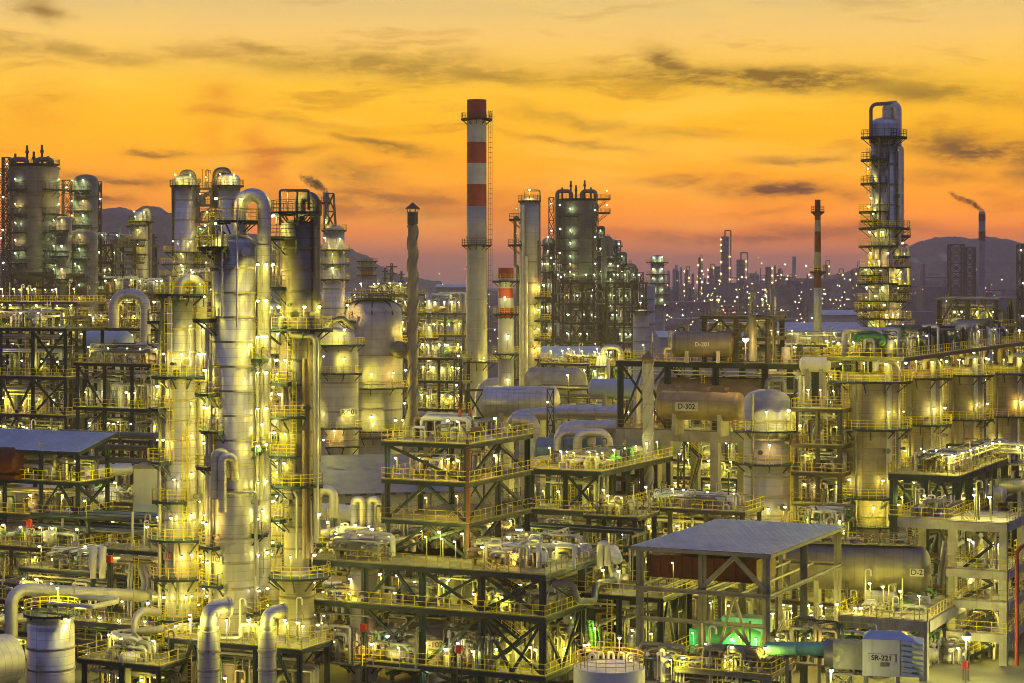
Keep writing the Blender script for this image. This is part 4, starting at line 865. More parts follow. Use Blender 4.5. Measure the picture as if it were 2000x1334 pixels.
c101 = vessel('distillation_column', 'dark blue-grey column right of the biggest, railed frame on its crown', 'column', 579, 203, [(444, 31), (652, 32), (658, 34), (935, 34), (942, 25), (1112, 25), (1122, 34), (1330, 36)], 'clad_dark',
    [(414, 0, 360, 1.2, Lm(230, k='M', rail='steel_dark')), (463, 180, 275, 2.0, Lm(205, 182, k='M', rail='steel_dark')), (560, 180, 235, 2.1, Lm(205, 182)), (641, 175, 365, 2.0, Lm(190, 230, 295, 345)), (744, 175, 262, 2.0, Lm(190, 225, 250)), (810, 175, 290, 1.9, Lm(195, 235)), (885, 175, 275, 2.0, Lm(190, 215, 250)), (945, 185, 345, 1.5, Lm(205, 240)), (1010, 180, 240, 1.5, Lm(205)), (1122, 0, 360, 1.7, Lm(200, 262, 320)), (1258, 0, 360, 1.8, Lm(215, 290, 330))],
    [(258, 650, 744), (268, 744, 885), (262, 885, 945), (200, 463, 560)], [(200, y_, 'M', .8) for y_ in (480, 520, 600, 700, 780, 850, 915, 980, 1060, 1180)]+[(330, y_, 'S', 1.2) for y_ in (700, 860, 1000, 1200)], rings=2.1, noz=10, seed=12,
    pipes=[(.52, 'clad_dark', [(586, 440, 0), (586, 384, 0), (616, 384, 0), (616, 1045, .5)], 1.2), (.28, 'pipe_rust', [(601, 640, -1.0), (601, 1090, -1.0)]), (.26, 'pipe_rust', [(595, 700, -1.8), (595, 1090, -1.8)]), (.3, 'pipe_silver', [(566, 640, -2.4), (566, 655, -2.4), (612, 655, -2.4), (617, 668, -2.0), (617, 1060, -1.2)]), (.2, 'pipe_silver', [(608, 620, .2), (608, 1080, .2)]), (.28, 'pipe_silver', [(548, 640, -1.9), (548, 622, -1.9), (556, 622, -1.9)]), (.16, 'pipe_silver', [(540, 760, -1.9), (540, 750, -1.9), (553, 756, -1.9), (553, 800, -1.9)]),
           (.14, 'steel_grey', [(547, 440, -1.5), (547, 372, -1.5), (603, 372, -1.5), (603, 410, -1.5)], .2), (.14, 'steel_grey', [(580, 372, -1.4), (580, 440, -1.4)]), (.13, 'pipe_silver', [(549, 885, -2.1), (549, 935, -2.1)]), (.13, 'pipe_silver', [(545, 885, -2.1), (545, 935, -2.1)]), (.13, 'pipe_silver', [(553, 960, -2.1), (574, 960, -2.1), (580, 970, -2), (580, 1090, -1.8)])])
vessel('distillation_column', 'pale lit column half hidden between the biggest and the dark one', 'column', 535, 212, [(600, 15), (1000, 16)], 'clad_fine', [(y, 180, 330, 1.2, Lm(220, 290)) for y in (690, 770, 850, 960, 1060)], rings=2., n=28)
# elbow nozzles on two drums in front of the columns
for px, lab, d in ((408, 'left upright drum with a fat flanged elbow on top', 186), (522, 'right upright drum with a flanged elbow on top', 187)):
    r = vessel('knockout_drum', lab, 'drum', px, d, [(1232, 22 if px < 450 else 18), (1345, 22 if px < 450 else 18)], 'clad_fine', [], rings=1.5, top='flat', n=28)
    s_ = 1 if px < 450 else .82; mb = MB(); z0 = zz(1234, d); mb.tube([(0, 0, z0), (0, 0, z0+1.5*s_), (.5*s_, 0.3, z0+2.1*s_), (1.7*s_, 1.0, z0+2.1*s_)], .8*s_, 22, 1.3); mb.tube([(1.5*s_, .88, z0+2.1*s_), (1.7*s_, 1.0, z0+2.1*s_)], .98*s_, 22, 0); part('elbow', mb, 'clad_fine', r)
    mb = MB(); mb.tube([(0, 0, z0+.35), (0, 0, z0+.6)], .98*s_, 22, 0); part('flange', mb, 'pipe_silver', r); lamp(r, (-1.6, -.6, z0-.9), 'M'); lamp(r, (1.7, -.5, z0-1.), 'M')
fr, Lu, Lv = frame('elbow_platform', 'dark railed platform under the two flanged elbows', 'platform', 585, 190, 335, 600, [zz(1268, 190)], nu=3, nv=1, Lv=5, braces='KF00 KF20', lamps=3, clutter=10, seed=21)
lamp(fr, (-Lu*.55, .3, zz(1268, 190)), 'L'); lamp(fr, (-Lu*.1, .3, zz(1268, 190)), 'L')
pipe_run('silver pipe crossing between the two elbows over the platform', [(425, 1247, 187), (470, 1247, 187), (470, 1220, 187), (505, 1222, 187), (510, 1250, 187)], .2)

# ================================================================ LEFT FOREGROUND
v = vessel('storage_drum', 'squat upright silver drum with a ring platform on top', 'drum', 100, 188, [(1222, 45), (1345, 46)], 'clad_fine', [], rings=1.8, n=48)
platform(v, zz(1196, 188), .5, 2.5, 0, 360); mb = MB(); mb.lathe([(2.0, zz(1215, 188)), (2.4, zz(1198, 188))], 24); part('skirt', mb, 'clad_fine', v); lamp(v, (.5, .6, zz(1196, 188)), 'M'); lamp(v, (1.9, -.9, zz(1196, 188)-2.6), 'M')
pipe_run('pipe bent into a flat rectangle above the squat silver drum', [(98, 1200, 188), (98, 1178, 188), (176, 1186, 186), (228, 1175, 190), (228, 1170, 194), (130, 1166, 196)], .24)
r = thing('horizontal_drum', 'round silver drum end pushing in at the lower left edge', 'drum', (xx(-52, 180), 180, 0), R(58))
mb = MB(); mb.lathe(dome(2.3, 5, .4)+[(2.3, 5), (2.36, 4.9), (2.36, 4.6), (2.3, 4.5), (2.3, -4)], 40); part('shell', mb, 'clad_fine', r, (0, 0, zz(1302, 180)), (0, R(-90), 0)); mb = MB(); mb.box(-3, -2.4, -1.8, 1.8, 0, zz(1302, 180)-1.4); part('saddle', mb, 'concrete', r)
pipe_run('fat grey pipe rising from the drum and bending away to the right', [(22, 1250, 195), (22, 1150, 195), (320, 1166, 205)], .62, bend=1.4)
pipe_run('thick pipe lying low behind the squat silver drum', [(-10, 1210, 200), (60, 1207, 203)], .5)
pipe_run('elbowed silver pipe dropping beside the ring platform of column 103', [(312, 1196, 200), (268, 1192, 198), (262, 1235, 198)], .38, bend=.9)
pipe_run('silver pipe hooked over the small pump platform', [(320, 1228, 201), (222, 1238, 198), (224, 1243, 196), (276, 1248, 195), (280, 1290, 195)], .36, bend=.8)
drum('small_drum', 'little silver drum on the railed pump platform', 'drum', 262, 194, zz(1285, 194), .62, 2.2, rot=R(20), saddle='steel_grey', n=24)
fr, _, _ = frame('pump_platform', 'low railed platform of pumps between squat drum and column 103', 'platform', 310, 192, 165, 330, [zz(1300, 192)], nu=2, Lv=5, lamps=3, clutter=8, seed=31, topfill=2.2)
fr, _, _ = frame('process_structure', 'yellow-railed pipe structure behind the squat silver drum', 'structure', 300, 202, 135, 325, [zz(1262, 202), zz(1225, 202)], nu=2, Lv=7, m='steel_grey', lamps=4, clutter=12, seed=32)
fr, Lu, Lv = frame('process_deck', 'long blue deck with white pumps left of column 103', 'structure', 318, 209, 50, 330, [zz(1128, 209)], nu=2, Lv=9, braces='KF10 ', lamps=4, clutter=16, seed=33, topfill=2.4, drums=2)
frame('portal_structure', 'raised blue portal above the white pumps, left of column 103', 'structure', 316, 206, 216, 322, [zz(1078, 206)], nu=1, Lv=5, lamps=1, clutter=5, seed=34)
for px, lab in ((182, 'left of two little white upright tanks on the blue deck'), (200, 'right of two little white upright tanks on the blue deck')):
    vessel('small_tank', lab, 'tank', px, 207, [(1070, 8), (1108, 8), (1112, 6)], 'white_paint', [], rings=0, n=20, base=zz(1126, 209)+.1)
pipe_rack('flat blue pipe rack with wide grey pipes left of column 103', 318, 228, 16, 6, [zz(1045, 226), zz(1022, 226)], 9, 'u', pm=['pipe_blue', 'steel_blue', 'pipe_grey'], seed=3, lamps=3)
# canopy on the left edge
def canopy(label, pxc, d, pxl, Lv, zr, zf, floors, nu=2, nv=2, m='steel_blue', slope=.05, seed=1, braces='', **kw):
    fr, Lu, Lv = frame('canopy', label, 'canopy', pxc, d, pxl, 0, floors, nu=nu, nv=nv, Lv=Lv, m=m, top=zr-.25, seed=seed, braces=braces, **kw)
    mb = MB(); e = .7; n = 40
    for i in range(n):
        a = -Lu-e+(Lu+2*e)*i/n; b = -Lu-e+(Lu+2*e)*(i+.8)/n; c = -Lu-e+(Lu+2*e)*(i+1)/n
        h = lambda x, y: zr+slope*(y)
        mb.add([(a, -e, h(a, -e)), (b, -e, h(b, -e)), (b, Lv+e, h(b, Lv+e)), (a, Lv+e, h(a, Lv+e))], [(0, 1, 2, 3)])
        mb.add([(b, -e, h(b, -e)), ((b+c)/2, -e, h(c, -e)+.07), ((b+c)/2, Lv+e, h(c, Lv+e)+.07), (b, Lv+e, h(b, Lv+e))], [(0, 1, 2, 3)])
        mb.add([((b+c)/2, -e, h(c, -e)+.07), (c, -e, h(c, -e)), (c, Lv+e, h(c, Lv+e)), ((b+c)/2, Lv+e, h(b, Lv+e)+.07)], [(0, 1, 2, 3)])
    rf = part('roof', mb, 'roof_blue', fr)
    mb = MB()
    for y0 in (-e, Lv+e): mb.bar((-Lu-e, y0, zr+slope*y0-.22), (e, y0, zr+slope*y0-.22), .15, .34)
    for x0 in (-Lu-e+.1, e-.1): mb.bar((x0, -e+.1, zr-slope*e-.23), (x0, Lv+e-.1, zr+slope*(Lv+e)-.23), .15, .34)
    for i in range(1, 6): y = Lv*i/6; mb.bar((-Lu-e+.2, y, zr+slope*y-.2), (e-.2, y, zr+slope*y-.2), .12, .24)
    part('fascia', mb, m, rf); return fr, Lu, Lv
d = 232
cf, Lu, Lv = canopy('pale blue roofed shelter over red plant at the left edge', 152, d, -60, 5.5, zz(879, d), 0, [zz(1010, d), zz(942, d)], nu=3, nv=1, slope=.25, braces='XS01 KF21', lamps=3, lk='M', clutter=7, seed=41)
for i, (px, lab) in enumerate([(8, 'red compressor casing under the left shelter roof')]):
    t_ = thing('compressor', lab, 'compressor', (xx(px, 236), 236, zz(942, 232)+.08), TH); mb = MB(); mb.lathe([(.01, -2.4), (1.3, -2.2), (1.7, -1.4), (1.7, 1.4), (1.3, 2.2), (.01, 2.4)], 24); part('casing', mb, 'red_dull', t_, (0, 0, 1.9), (0, R(90), 0)); mb = MB(); mb.box(-2.6, 2.6, -1.3, 1.3, 0, .5); part('base', mb, 'red_dull', t_)
for i, (px, z, lab) in enumerate([(60, 972, 'left of two big yellow-lit drums below the left shelter'), (188, 985, 'big round-ended drum right of the left shelter, ladder beside it')]):
    drum('horizontal_drum', lab, 'drum', px, 244, zz(z, 244), 1.9, 6.5, 'clad_fine', rot=TH+R(72))
t_ = thing('cladding_box', 'tall plain blue-grey box beside column 103', 'enclosure', (xx(285, 236), 238, 0), R(-6)); w = 31*238/F
mb = MB(); mb.box(-w, w, 0, 4, zz(1020, 238)-0, zz(913, 238)); part('panel', mb, 'wall_pale', t_); mb = MB(); mb.box(-w-.05, w+.05, -.06, 4.05, zz(1020, 238)-1.2, zz(985, 238)); part('lower_panel', mb, 'roof_blue', t_)
mb = MB(); mb.box(w*.55, w*.55+.06, -.09, 0, zz(1020, 238), zz(913, 238)); mb.box(-w-.08, w+.08, -.09, 4.1, zz(916, 238), zz(912, 238)+.15); part('seam', mb, 'steel_grey', t_)
for sx in (-1, 1):
    mb = MB(); mb.bar((sx*w*.8, 1, 0), (sx*w*.8, 1, zz(1020, 238)-1.1), .4); part('post', mb, 'steel_blue', t_)
pipe_rack('dark gallery of long parallel pipes right of the left shelter', 318, 262, 17, 5, [zz(905, 262), zz(880, 262), zz(856, 262)], 7, 'u', pm=['pipe_grey', 'steel_dark', 'clad_dark'], seed=4, lamps=2)
pipe_run('long fat grey pipe below the dark pipe gallery on the left', [(160, 922, 246), (254, 916, 250)], .75)
# mid-left process structures
frame('process_structure', 'tall dark structure with a crossed bay at the left edge', 'structure', 128, 296, -60, 200, [zz(y, 296) for y in (880, 812, 737, 642)], nu=3, nv=2, lamps=5, clutter=12, seed=42, braces='XF23 VF12 XF22 KF11', drums=2, topfill=3)
frame('process_structure', 'bright yellow-railed three-storey structure left of column 103', 'structure', 312, 286, 152, 345, [zz(y, 286) for y in (862, 800, 712)], nu=3, nv=2, lamps=5, clutter=12, seed=43, braces='/F01 \\F02 KF20', drums=2, topfill=3)
frame('process_structure', 'structure carrying the large inverted-U pipe', 'structure', 305, 345, 150, 330, [zz(y, 345) for y in (720, 680, 642)], nu=3, nv=1, lamps=5, clutter=10, seed=44, drums=2, topfill=3)
pipe_run('large dull inverted-U pipe standing left of column 103', [(222, 640, 338), (222, 574, 338), (284, 574, 338), (284, 640, 338), (284, 690, 338)], .85, 'clad', bend=2.2)
drum('horizontal_drum', 'blue-grey drum lying below the inverted-U pipe', 'drum', 210, 318, zz(668, 318), 1.7, 7, 'roof_blue')
frame('process_structure', 'low dark rack at the foot of the left reactor block', 'structure', 150, 400, -30, 200, [zz(y, 400) for y in (700, 660, 622, 590)], nu=4, nv=1, m='steel_dark', lamps=6, lk='L', clutter=9, seed=45, drums=2)
frame('process_structure', 'lamp-lit pipe structure under the slim free-standing column', 'structure', 330, 420, 195, 360, [zz(y, 420) for y in (690, 650, 610, 572)], nu=4, nv=1, m='steel_dark', lamps=6, lk='L', clutter=9, seed=46, drums=2, topfill=4)
frame('process_structure', 'dark lit storeys at the foot of the twin domed columns', 'structure', 470, 415, 335, 500, [zz(y, 415) for y in (690, 640, 590, 550)], nu=3, nv=1, m='steel_dark', lamps=5, lk='L', clutter=9, seed=47, drums=2, topfill=3)
for i, (px, y, lab) in enumerate([(330, 560, 'railed roof structure just left of the arched outlet pipe')]):
    pass

# ================================================================ CENTRE
d = 195
zA, zB, zC = zz(1122, d), zz(1205, d), zz(1320, d)
fr, Lu, Lv = frame('process_structure', 'largest dark blue braced structure, three railed decks, front centre', 'structure', 1060, d, 603, 1205, [zC, zB, zA], nu=4, nv=2, post=.42, beam=.5, lamps=9, lk='M', clutter=0, seed=61, braces='XF22 KF12 XF32 VF31 XF31 XF11 /F21 XF20 KF30 \\S02 VS01', group=None)
for i in range(4):
    x0 = -Lu*(1-i/4); x1 = -Lu*(1-(i+1)/4)
    for lv, (z0, z1) in enumerate(((0, zC-.5), (zC+.08, zB-.9), (zB+.08, zA-.9))): fill(fr, x0+.2, x1-.2, .8, Lv-.5, z0, z1, 8, 700+i*10+lv, .3, 3 if lv else 2)
stair(fr, -6.8, 1.2, [zC+.08, zC+3.0, zB+.08, zB+2.1, zA], 4.2, 1.0)
for i in range(10): lamp(fr, (-Lu*(i+.5)/10, .3+(i % 3)*3, [zC, zB, zA][i % 3]+.07), 'L')
fill(fr, -Lu*.42, -.6, 1.0, Lv-2, zA+.1, zA+2.8, 16, 811, .3, 4, ['white_paint', 'pipe_silver', 'pipe_silver', 'pipe_grey'])
fill(fr, -Lu+.6, -Lu*.68, 1.0, Lv-1, zA+.1, zA+2.6, 16, 812, .3, 4, ['white_paint', 'white_paint', 'pipe_silver', 'pipe_grey'])
for k_, (x, y) in enumerate([(-9.5, 2.), (-4., 2.)]):
    pass
pipe_run('white gantry of pipe standing on the front deck, right half', [(958, 1115, 203), (960, 1060, 203), (1120, 1066, 198), (1122, 1110, 198)], .16, 'white_paint', 10, bend=.3)
pipe_run('white pipe running back from the gantry on the front deck', [(1122, 1090, 198), (1122, 1066, 198), (1075, 1056, 206), (1075, 1100, 206)], .16, 'white_paint', 10, bend=.3)
pipe_run('slim white pipe spanning the left half of the front deck', [(640, 1090, 212), (640, 1060, 212), (752, 1052, 212), (752, 1090, 212)], .14, 'white_paint', 10, bend=.3)
pipe_run('second slim white pipe behind it on the front deck', [(655, 1085, 216), (655, 1046, 216), (740, 1040, 218), (740, 1080, 218)], .14, 'white_paint', 10, bend=.3)
pipe_run('grey hooped pipe at the right end of the front deck', [(1172, 1110, 204), (1172, 1062, 204), (1186, 1062, 204), (1186, 1105, 204)], .34, 'pipe_silver')
for py, lab in ((1088, 'upper of two round white pipe ends by the shelter'), (1126, 'lower of two round white pipe ends by the shelter')):
    r = thing('blind_pipe', lab, 'pipe', (xx(1203, 206), 206, zz(py, 206))); mb = MB(); mb.ball((0, -1.0, 0), .62, 20, 10); mb.tube([(0, -1, 0), (0, 5, 0)], .6, 20); part('run', mb, 'white_paint', r); mb = MB(); mb.bar((0, 2, -.6), (0, 2, -zz(py, 206)), .3); part('leg', mb, 'steel_blue', r)
pipe_run('grey pipe curling down on the right flank of the front structure', [(1075, 1140, 197), (1118, 1140, 197), (1128, 1175, 197), (1160, 1175, 200), (1165, 1140, 202), (1205, 1132, 205)], .34, 'pipe_grey', bend=.9)
for (px, y0, hw, lab, txt, ty, dd, red) in [(711, 1120, 28, 'upright grey vessel marked 105B behind the left posts', '-105B', 1243, 205, 0), (852, 1222, 29, 'upright vessel marked 102 inside the front structure', '-102', 1254, 203, 0), (975, 1140, 26, 'upright vessel marked 104 behind the crossed bay', '104', 1147, 203, 0), (984, 1235, 24, 'upright vessel marked 10AB behind the lower crossed bay', '10AB', 1262, 202.2, 0), (1095, 1235, 25, 'upright silver vessel under the right end of the front structure', '107', 1262, 205, 0)]:
    v = vessel('process_vessel', lab, 'vessel', px, dd, [(y0, hw), (1345, hw)], 'grey_shell' if px < 800 else 'clad_fine', [(1292, 200, 340, 1.0, Lm(235, 300, k='M'))] if px < 900 else [], rings=1.8, n=36, seed=px)
    sign(v, txt, (0, -hw*dd/F-.08, zz(ty, dd)), .8, 2.1, .85)
    mb = MB(); mb.tube([(0, -hw*dd/F+.1, zz(ty+22, dd)), (0, -hw*dd/F-.35, zz(ty+22, dd))], .55, 18); part('manway', mb, 'grey_shell', v)
# storage tank bottom centre
v = vessel('storage_tank', 'white-topped storage tank with a hand rail, bottom edge', 'tank', 1190, 186, [(1302, 70), (1350, 70)], 'white_paint', [], top='flat', rings=0, n=64)
rr = 70*186/F; mb = MB(); mb.lathe([(.01, zz(1302, 186)+.7), (rr, zz(1302, 186)+.02)], 48); part('roof', mb, 'white_paint', v); mb = MB(); rail_arc(mb, rr-.1, 0, 360, zz(1302, 186)+.1); part('railing', mb, 'yellow_paint', v); mb = MB()
for q in range(5): a = R(40+q*25); mb.tube([(rr*.7*math.cos(a), rr*.7*math.sin(a), zz(1302, 186)+.2), (rr*.7*math.cos(a), rr*.7*math.sin(a), zz(1302, 186)+.9), (rr*.7*math.cos(a)+.5, rr*.7*math.sin(a), zz(1302, 186)+.9), (rr*.7*math.cos(a)+.5, rr*.7*math.sin(a), zz(1302, 186)+.2)], .14, 8)
part('vent', mb, 'white_paint', v); lamp(v, (-rr*.7, -rr*.5, zz(1302, 186)+.2), 'M'); lamp(v, (rr*.3, rr*.4, zz(1302, 186)+.3), 'M')
# the tower of decks standing on it
d = 206
tz = [zz(1022, d), zz(943, d), zz(868, d)]
fr, Lu, Lv = frame('steel_tower', 'open blue tower of railed decks rising behind the front structure', 'structure', 912, d, 757, 1030, [zA, *tz], nu=1, nv=2, post=.36, beam=.4, lamps=2, lk='M', seed=62, braces='KF02 \\F03 /F01 KF01 XS01 /S03 \\S13 /S02 \\S12', skip=(0,), norail=(0,))
fill(fr, -Lu+.5, -.5, 1, Lv-1, tz[1]+.1, tz[2]-1, 9, 831, .25, 3, ['white_paint', 'pipe_silver', 'pipe_grey']); fill(fr, -Lu+.5, -.5, 1, Lv-1, tz[2]+.1, tz[2]+2.4, 12, 832, .25, 4, ['white_paint', 'pipe_silver', 'pipe_rust', 'pipe_grey']); fill(fr, -Lu+.5, -.5, 4, Lv-1, zA+.1, tz[0]-1, 10, 833, .3, 2)
stair(fr, -7.5, 3.0, [tz[1]+.08, tz[2]], 4.0, .9); stair(fr, -7.5, 4.2, [zA+.1, tz[0]], 4.5, .9)
for x, y in ((-1, .3), (-Lu+1, .2), (-.2, Lv*.5), (-3, 2)): lamp(fr, (x, y, tz[2]+.07), 'M'); lamp(fr, (x, y, tz[1]+.07), 'M')
mb = MB(); mb.bar((0.3, -.32, zA+.2), (0.3, -.32, tz[2]+.5), .34); part('red_downpipe', mb, 'red_paint_dark', fr)
for px, lab in ((898, 'left of two relief valves on top of the open blue tower'), (918, 'right of two relief valves on top of the open blue tower')):
    r = thing('relief_valve', lab, 'valve', (xx(px, 211), 211, tz[2]+.08)); mb = MB(); mb.tube([(0, 0, 0), (0, 0, 1.6)], .22, 10); mb.tube([(0, 0, 1.5), (.8, 0, 1.5)], .2, 10); part('body', mb, 'white_paint', r); mb = MB(); mb.lathe([(.01, 3.3), (.16, 3.2), (.2, 2.2), (.32, 2.1), (.32, 1.6), (.01, 1.6)], 12); part('bonnet', mb, 'red_paint', r)
# warehouse behind
t_ = thing('warehouse', 'purple-roofed pale warehouse with a dark doorway', 'warehouse', (xx(800, 300), 300, 0), R(16)); w = 24
ze, zr = zz(958, 300), zz(882, 318)
mb = MB(); mb.box(-w, 8, 0, 26, 0, ze); part('wall', mb, 'wall_pale', t_); mb = MB(); mb.add([(-w-.5, -.9, ze-.1), (8.5, -.9, ze-.1), (8.5, 14, zr), (-w-.5, 14, zr), (8.5, 27, ze), (-w-.5, 27, ze)], [(0, 1, 2, 3), (3, 2, 4, 5)]); mb.add([(-w-.5, -.9, ze-.5), (8.5, -.9, ze-.5), (8.5, -.9, ze-.1), (-w-.5, -.9, ze-.1)], [(0, 1, 2, 3)]); part('roof', mb, 'roof_slate', t_)
mb = MB(); mb.box(-9.6, -6.6, -.06, .05, ze-5.2, ze-1.6); part('doorway', mb, 'dark_void', t_)
for i in range(14): mb = MB(); x = -w+1.5+i*2.2; mb.box(x-.45, x+.45, -.96, -.88, ze-.42, ze-.18); part('vent', mb, 'dark_void', t_)
for i in range(7): mb = MB(); x = -w+2+i*4.2; y = 8.4; z = ze-.1+(zr-ze+.1)*(y+.9)/14.9; mb.add([(x, y, z+.06), (x+1.6, y, z+.06), (x+1.6, y+.7, z+.1), (x, y+.7, z+.1)], [(0, 1, 2, 3)]); part('skylight', mb, 'white_paint', t_)
for i in range(9): mb = MB(); x = -w+2+i*3.6; mb.box(x-.1, x+.1, -.08, 0, 0, ze-.6); part('pilaster', mb, 'steel_grey', t_)
mb = MB(); mb.box(1, 5, 2.2, 5, ze-.3, ze+1.7); part('dormer', mb, 'wall_pale', t_); mb = MB(); mb.box(1.6, 3.4, 2.1, 2.25, ze+.3, ze+1.3); part('dormer_louvre', mb, 'dark_void', t_)
# pipes in the yard in front of the warehouse
for px, lab in ((692, 'left of two rounded silver hoods in front of the warehouse'), (722, 'right of two rounded silver hoods in front of the warehouse')):
    r = vessel('pipe_hood', lab, 'hood', px, 228, [(986, 8), (1140, 8)], 'clad_fine', [], rings=0, n=20); mb = MB(); z = zz(986, 228); mb.tube([(0, 0, z-.4), (0, 0, z+.6), (.9, -.2, z+.6), (.9, -.2, z-3.4)], .42, 14, .6); part('bend', mb, 'clad_fine', r)
pipe_run('thick silver hooped pipe left of the two rounded hoods', [(620, 1000, 236), (620, 957, 236), (652, 957, 236), (652, 1010, 236)], .55, 'pipe_silver')
pipe_run('pale blue-lit pipe lying before the warehouse', [(618, 1046, 226), (700, 1030, 229), (760, 1022, 232)], .5, 'pipe_silver', sup=[(0, .3), (1, .6)])
drum('horizontal_drum', 'long blue-white drum before the warehouse wall', 'drum', 640, 248, zz(1000, 248), 1.0, 7, 'white_paint')
frame('process_structure', 'low yellow-railed platform before the warehouse', 'structure', 745, 222, 622, 765, [zz(1028, 222)-2.2], nu=3, Lv=6, lamps=4, clutter=10, seed=63, topfill=2)

for a in [('valve and pump unit on the front deck, nearest the left posts', 680, 1112, 212, 5, 5, 2.6, 16, 901, ['white_paint', 'pipe_silver', 'white_paint'], .2, 3, 3), ('white manifold crowding the front deck under the gantry', 1010, 1112, 203, 6.5, 5, 2.4, 20, 902, ['white_paint', 'pipe_silver', 'white_paint', 'pipe_grey'], .22, 4, 4),
          ('pump unit on the front deck just right of the gantry', 1120, 1105, 208, 4, 4, 2.2, 12, 903, ['white_paint', 'pipe_grey', 'pipe_rust'], .22, 3, 2), ('manifold on the middle storey of the front structure, left', 690, 1196, 206, 6, 4, 3, 18, 904, PM, .2, 3, 4), ('manifold on the middle storey of the front structure, centre', 830, 1200, 204, 6, 4, 3.2, 18, 905, PM, .25, 3, 4),
          ('manifold on the middle storey of the front structure, right', 985, 1203, 200, 6, 4, 3.2, 18, 906, PM, .25, 3, 4), ('pumps on the lowest storey, behind the left posts', 660, 1290, 205, 6, 4, 4.2, 18, 907, PM, .25, 3, 4), ('pumps on the lowest storey, between vessels 105B and 102', 785, 1300, 203, 6, 4, 4.4, 18, 908, PM, .25, 3, 4), ('pumps on the lowest storey, behind the crossed bay', 930, 1310, 200, 6, 4, 4.6, 20, 909, PM, .25, 3, 4), ('pumps on the lowest storey, right end of front structure', 1110, 1300, 204, 6, 5, 4.6, 20, 910, PM, .3, 3, 4)]:
    skid(*a[:9], pm=a[9], big=a[10], drums=a[11], lamps=a[12])
# mid-centre racks behind the reactors and around the tall chimney
frame('process_structure', 'lamp-lit rack between twisted flare and tall chimney, far side', 'structure', 905, 450, 800, 925, [zz(y, 450) for y in (790, 745, 700, 655, 612)], nu=3, nv=1, m='steel_dark', lamps=6, lk='L', clutter=10, seed=71, braces='XF03 KF12', drums=2, topfill=5)
frame('process_structure', 'bright pump deck right of the flare foot', 'structure', 900, 380, 815, 915, [zz(y, 380) for y in (800, 745, 700)], nu=2, nv=1, lamps=6, lk='L', clutter=10, seed=72, drums=3, topfill=3)
vessel('process_vessel', 'thin upright lit vessel between flare and tall chimney', 'vessel', 838, 440, [(575, 6), (900, 6)], 'clad', [(y, 180, 360, 1.4, Lm(270, k='L')) for y in (610, 660, 720)], rings=3, n=20)
vessel('process_vessel', 'small round-topped vessel beside the tall chimney, a lamp on its platform', 'vessel', 876, 420, [(700, 9), (900, 9)], 'white_paint', [(y, 180, 360, 1.6, Lm(250, k='L')) for y in (735, 790)], rings=3, n=20)
drum('horizontal_drum', 'red-brown low drum left of the chimney base', 'drum', 860, 360, zz(825, 360), 1.8, 10, 'concrete')
frame('process_structure', 'rail-topped lit rack behind the domed reactors', 'structure', 800, 470, 690, 830, [zz(y, 470) for y in (690, 650, 610, 575)], nu=3, nv=1, m='steel_dark', lamps=6, lk='L', clutter=8, seed=73, topfill=3, drums=1)
frame('process_structure', 'dim rack under the derrick column, behind the first reactor', 'structure', 700, 440, 600, 720, [zz(y, 440) for y in (680, 640, 600)], nu=3, nv=1, m='steel_dark', lamps=4, lk='L', clutter=8, seed=74, topfill=3, drums=1)
# duct at the chimney foot
r = pipe_run('fat grey duct elbowing into the tall chimney foot', [(942, 842, 372), (942, 752, 372), (985, 752, 372)], 1.35, 'grey_shell', 24, bend=2.0)
lattice('duct_support', 'small crossed support frame around the duct elbow', 'frame', 928, 366, 762, 17, hd=1.6, m='steel_blue', step=5, w=.3)
r = thing('horizontal_drum', 'shiny fat silver drum end right of the second striped stack', 'drum', (xx(1020, 325), 325, 0), R(-14)); mb = MB(); mb.lathe(dome(2.6, 5, .4)+[(2.6, 5), (2.6, -6)], 40); part('shell', mb, 'clad', r, (0, 0, zz(786, 325)), (0, R(90), 0))
for x in (-3, 3): mb = MB(); mb.box(x-.4, x+.4, -2, 2, 0, zz(786, 325)-1.4); part('saddle', mb, 'concrete', r)
pipe_run('long double-bent silver duct running right towards the braced frame', [(1000, 830, 305), (1010, 812, 305), (1090, 806, 305), (1215, 806, 300)], .95, 'clad', 20, bend=2, sup=[(2, .5)])
pipe_run('second silver duct behind the first, just above it', [(1070, 800, 325), (1215, 800, 322)], .8, 'pipe_silver', 18, sup=[(0, .4)])
pipe_run('fat silver elbow sweeping down in front of the drum end', [(1000, 820, 290), (1035, 822, 290), (1042, 840, 290), (1042, 905, 290)], 1.1, 'clad', 22, bend=2.2)
pipe_run('polished duct rising then running right above the heat exchanger', [(1085, 905, 292), (1100, 838, 292), (1128, 833, 292), (1212, 833, 288)], .95, 'pipe_silver', 20, bend=2.5, sup=[(2, .6)])
drum('heat_exchanger', 'blue heat exchanger topped by two looped pipes', 'heat exchanger', 1115, 275, zz(880, 275), 1.75, 8.5, 'pipe_blue', rot=R(-10), top=.5)
pipe_run('first looped pipe on top of the blue heat exchanger', [(1090, 880, 273), (1090, 845, 273), (1130, 845, 273), (1155, 845, 273), (1155, 870, 273)], .62, 'clad', 18, bend=1.4)
pipe_run('second looped pipe on top of the blue heat exchanger', [(1128, 885, 271), (1128, 845, 271), (1188, 845, 271), (1188, 895, 271)], .62, 'clad_fine', 18, bend=1.4)
pipe_run('low looped pipe in front of the blue heat exchanger', [(1045, 925, 262), (1045, 898, 262), (1075, 896, 262)], .5, 'pipe_silver', 16, bend=1)
pipe_run('short looped pipe between low loop and gallery rail', [(1085, 900, 262), (1128, 897, 262), (1135, 915, 262)], .5, 'pipe_silver', 16, bend=1)
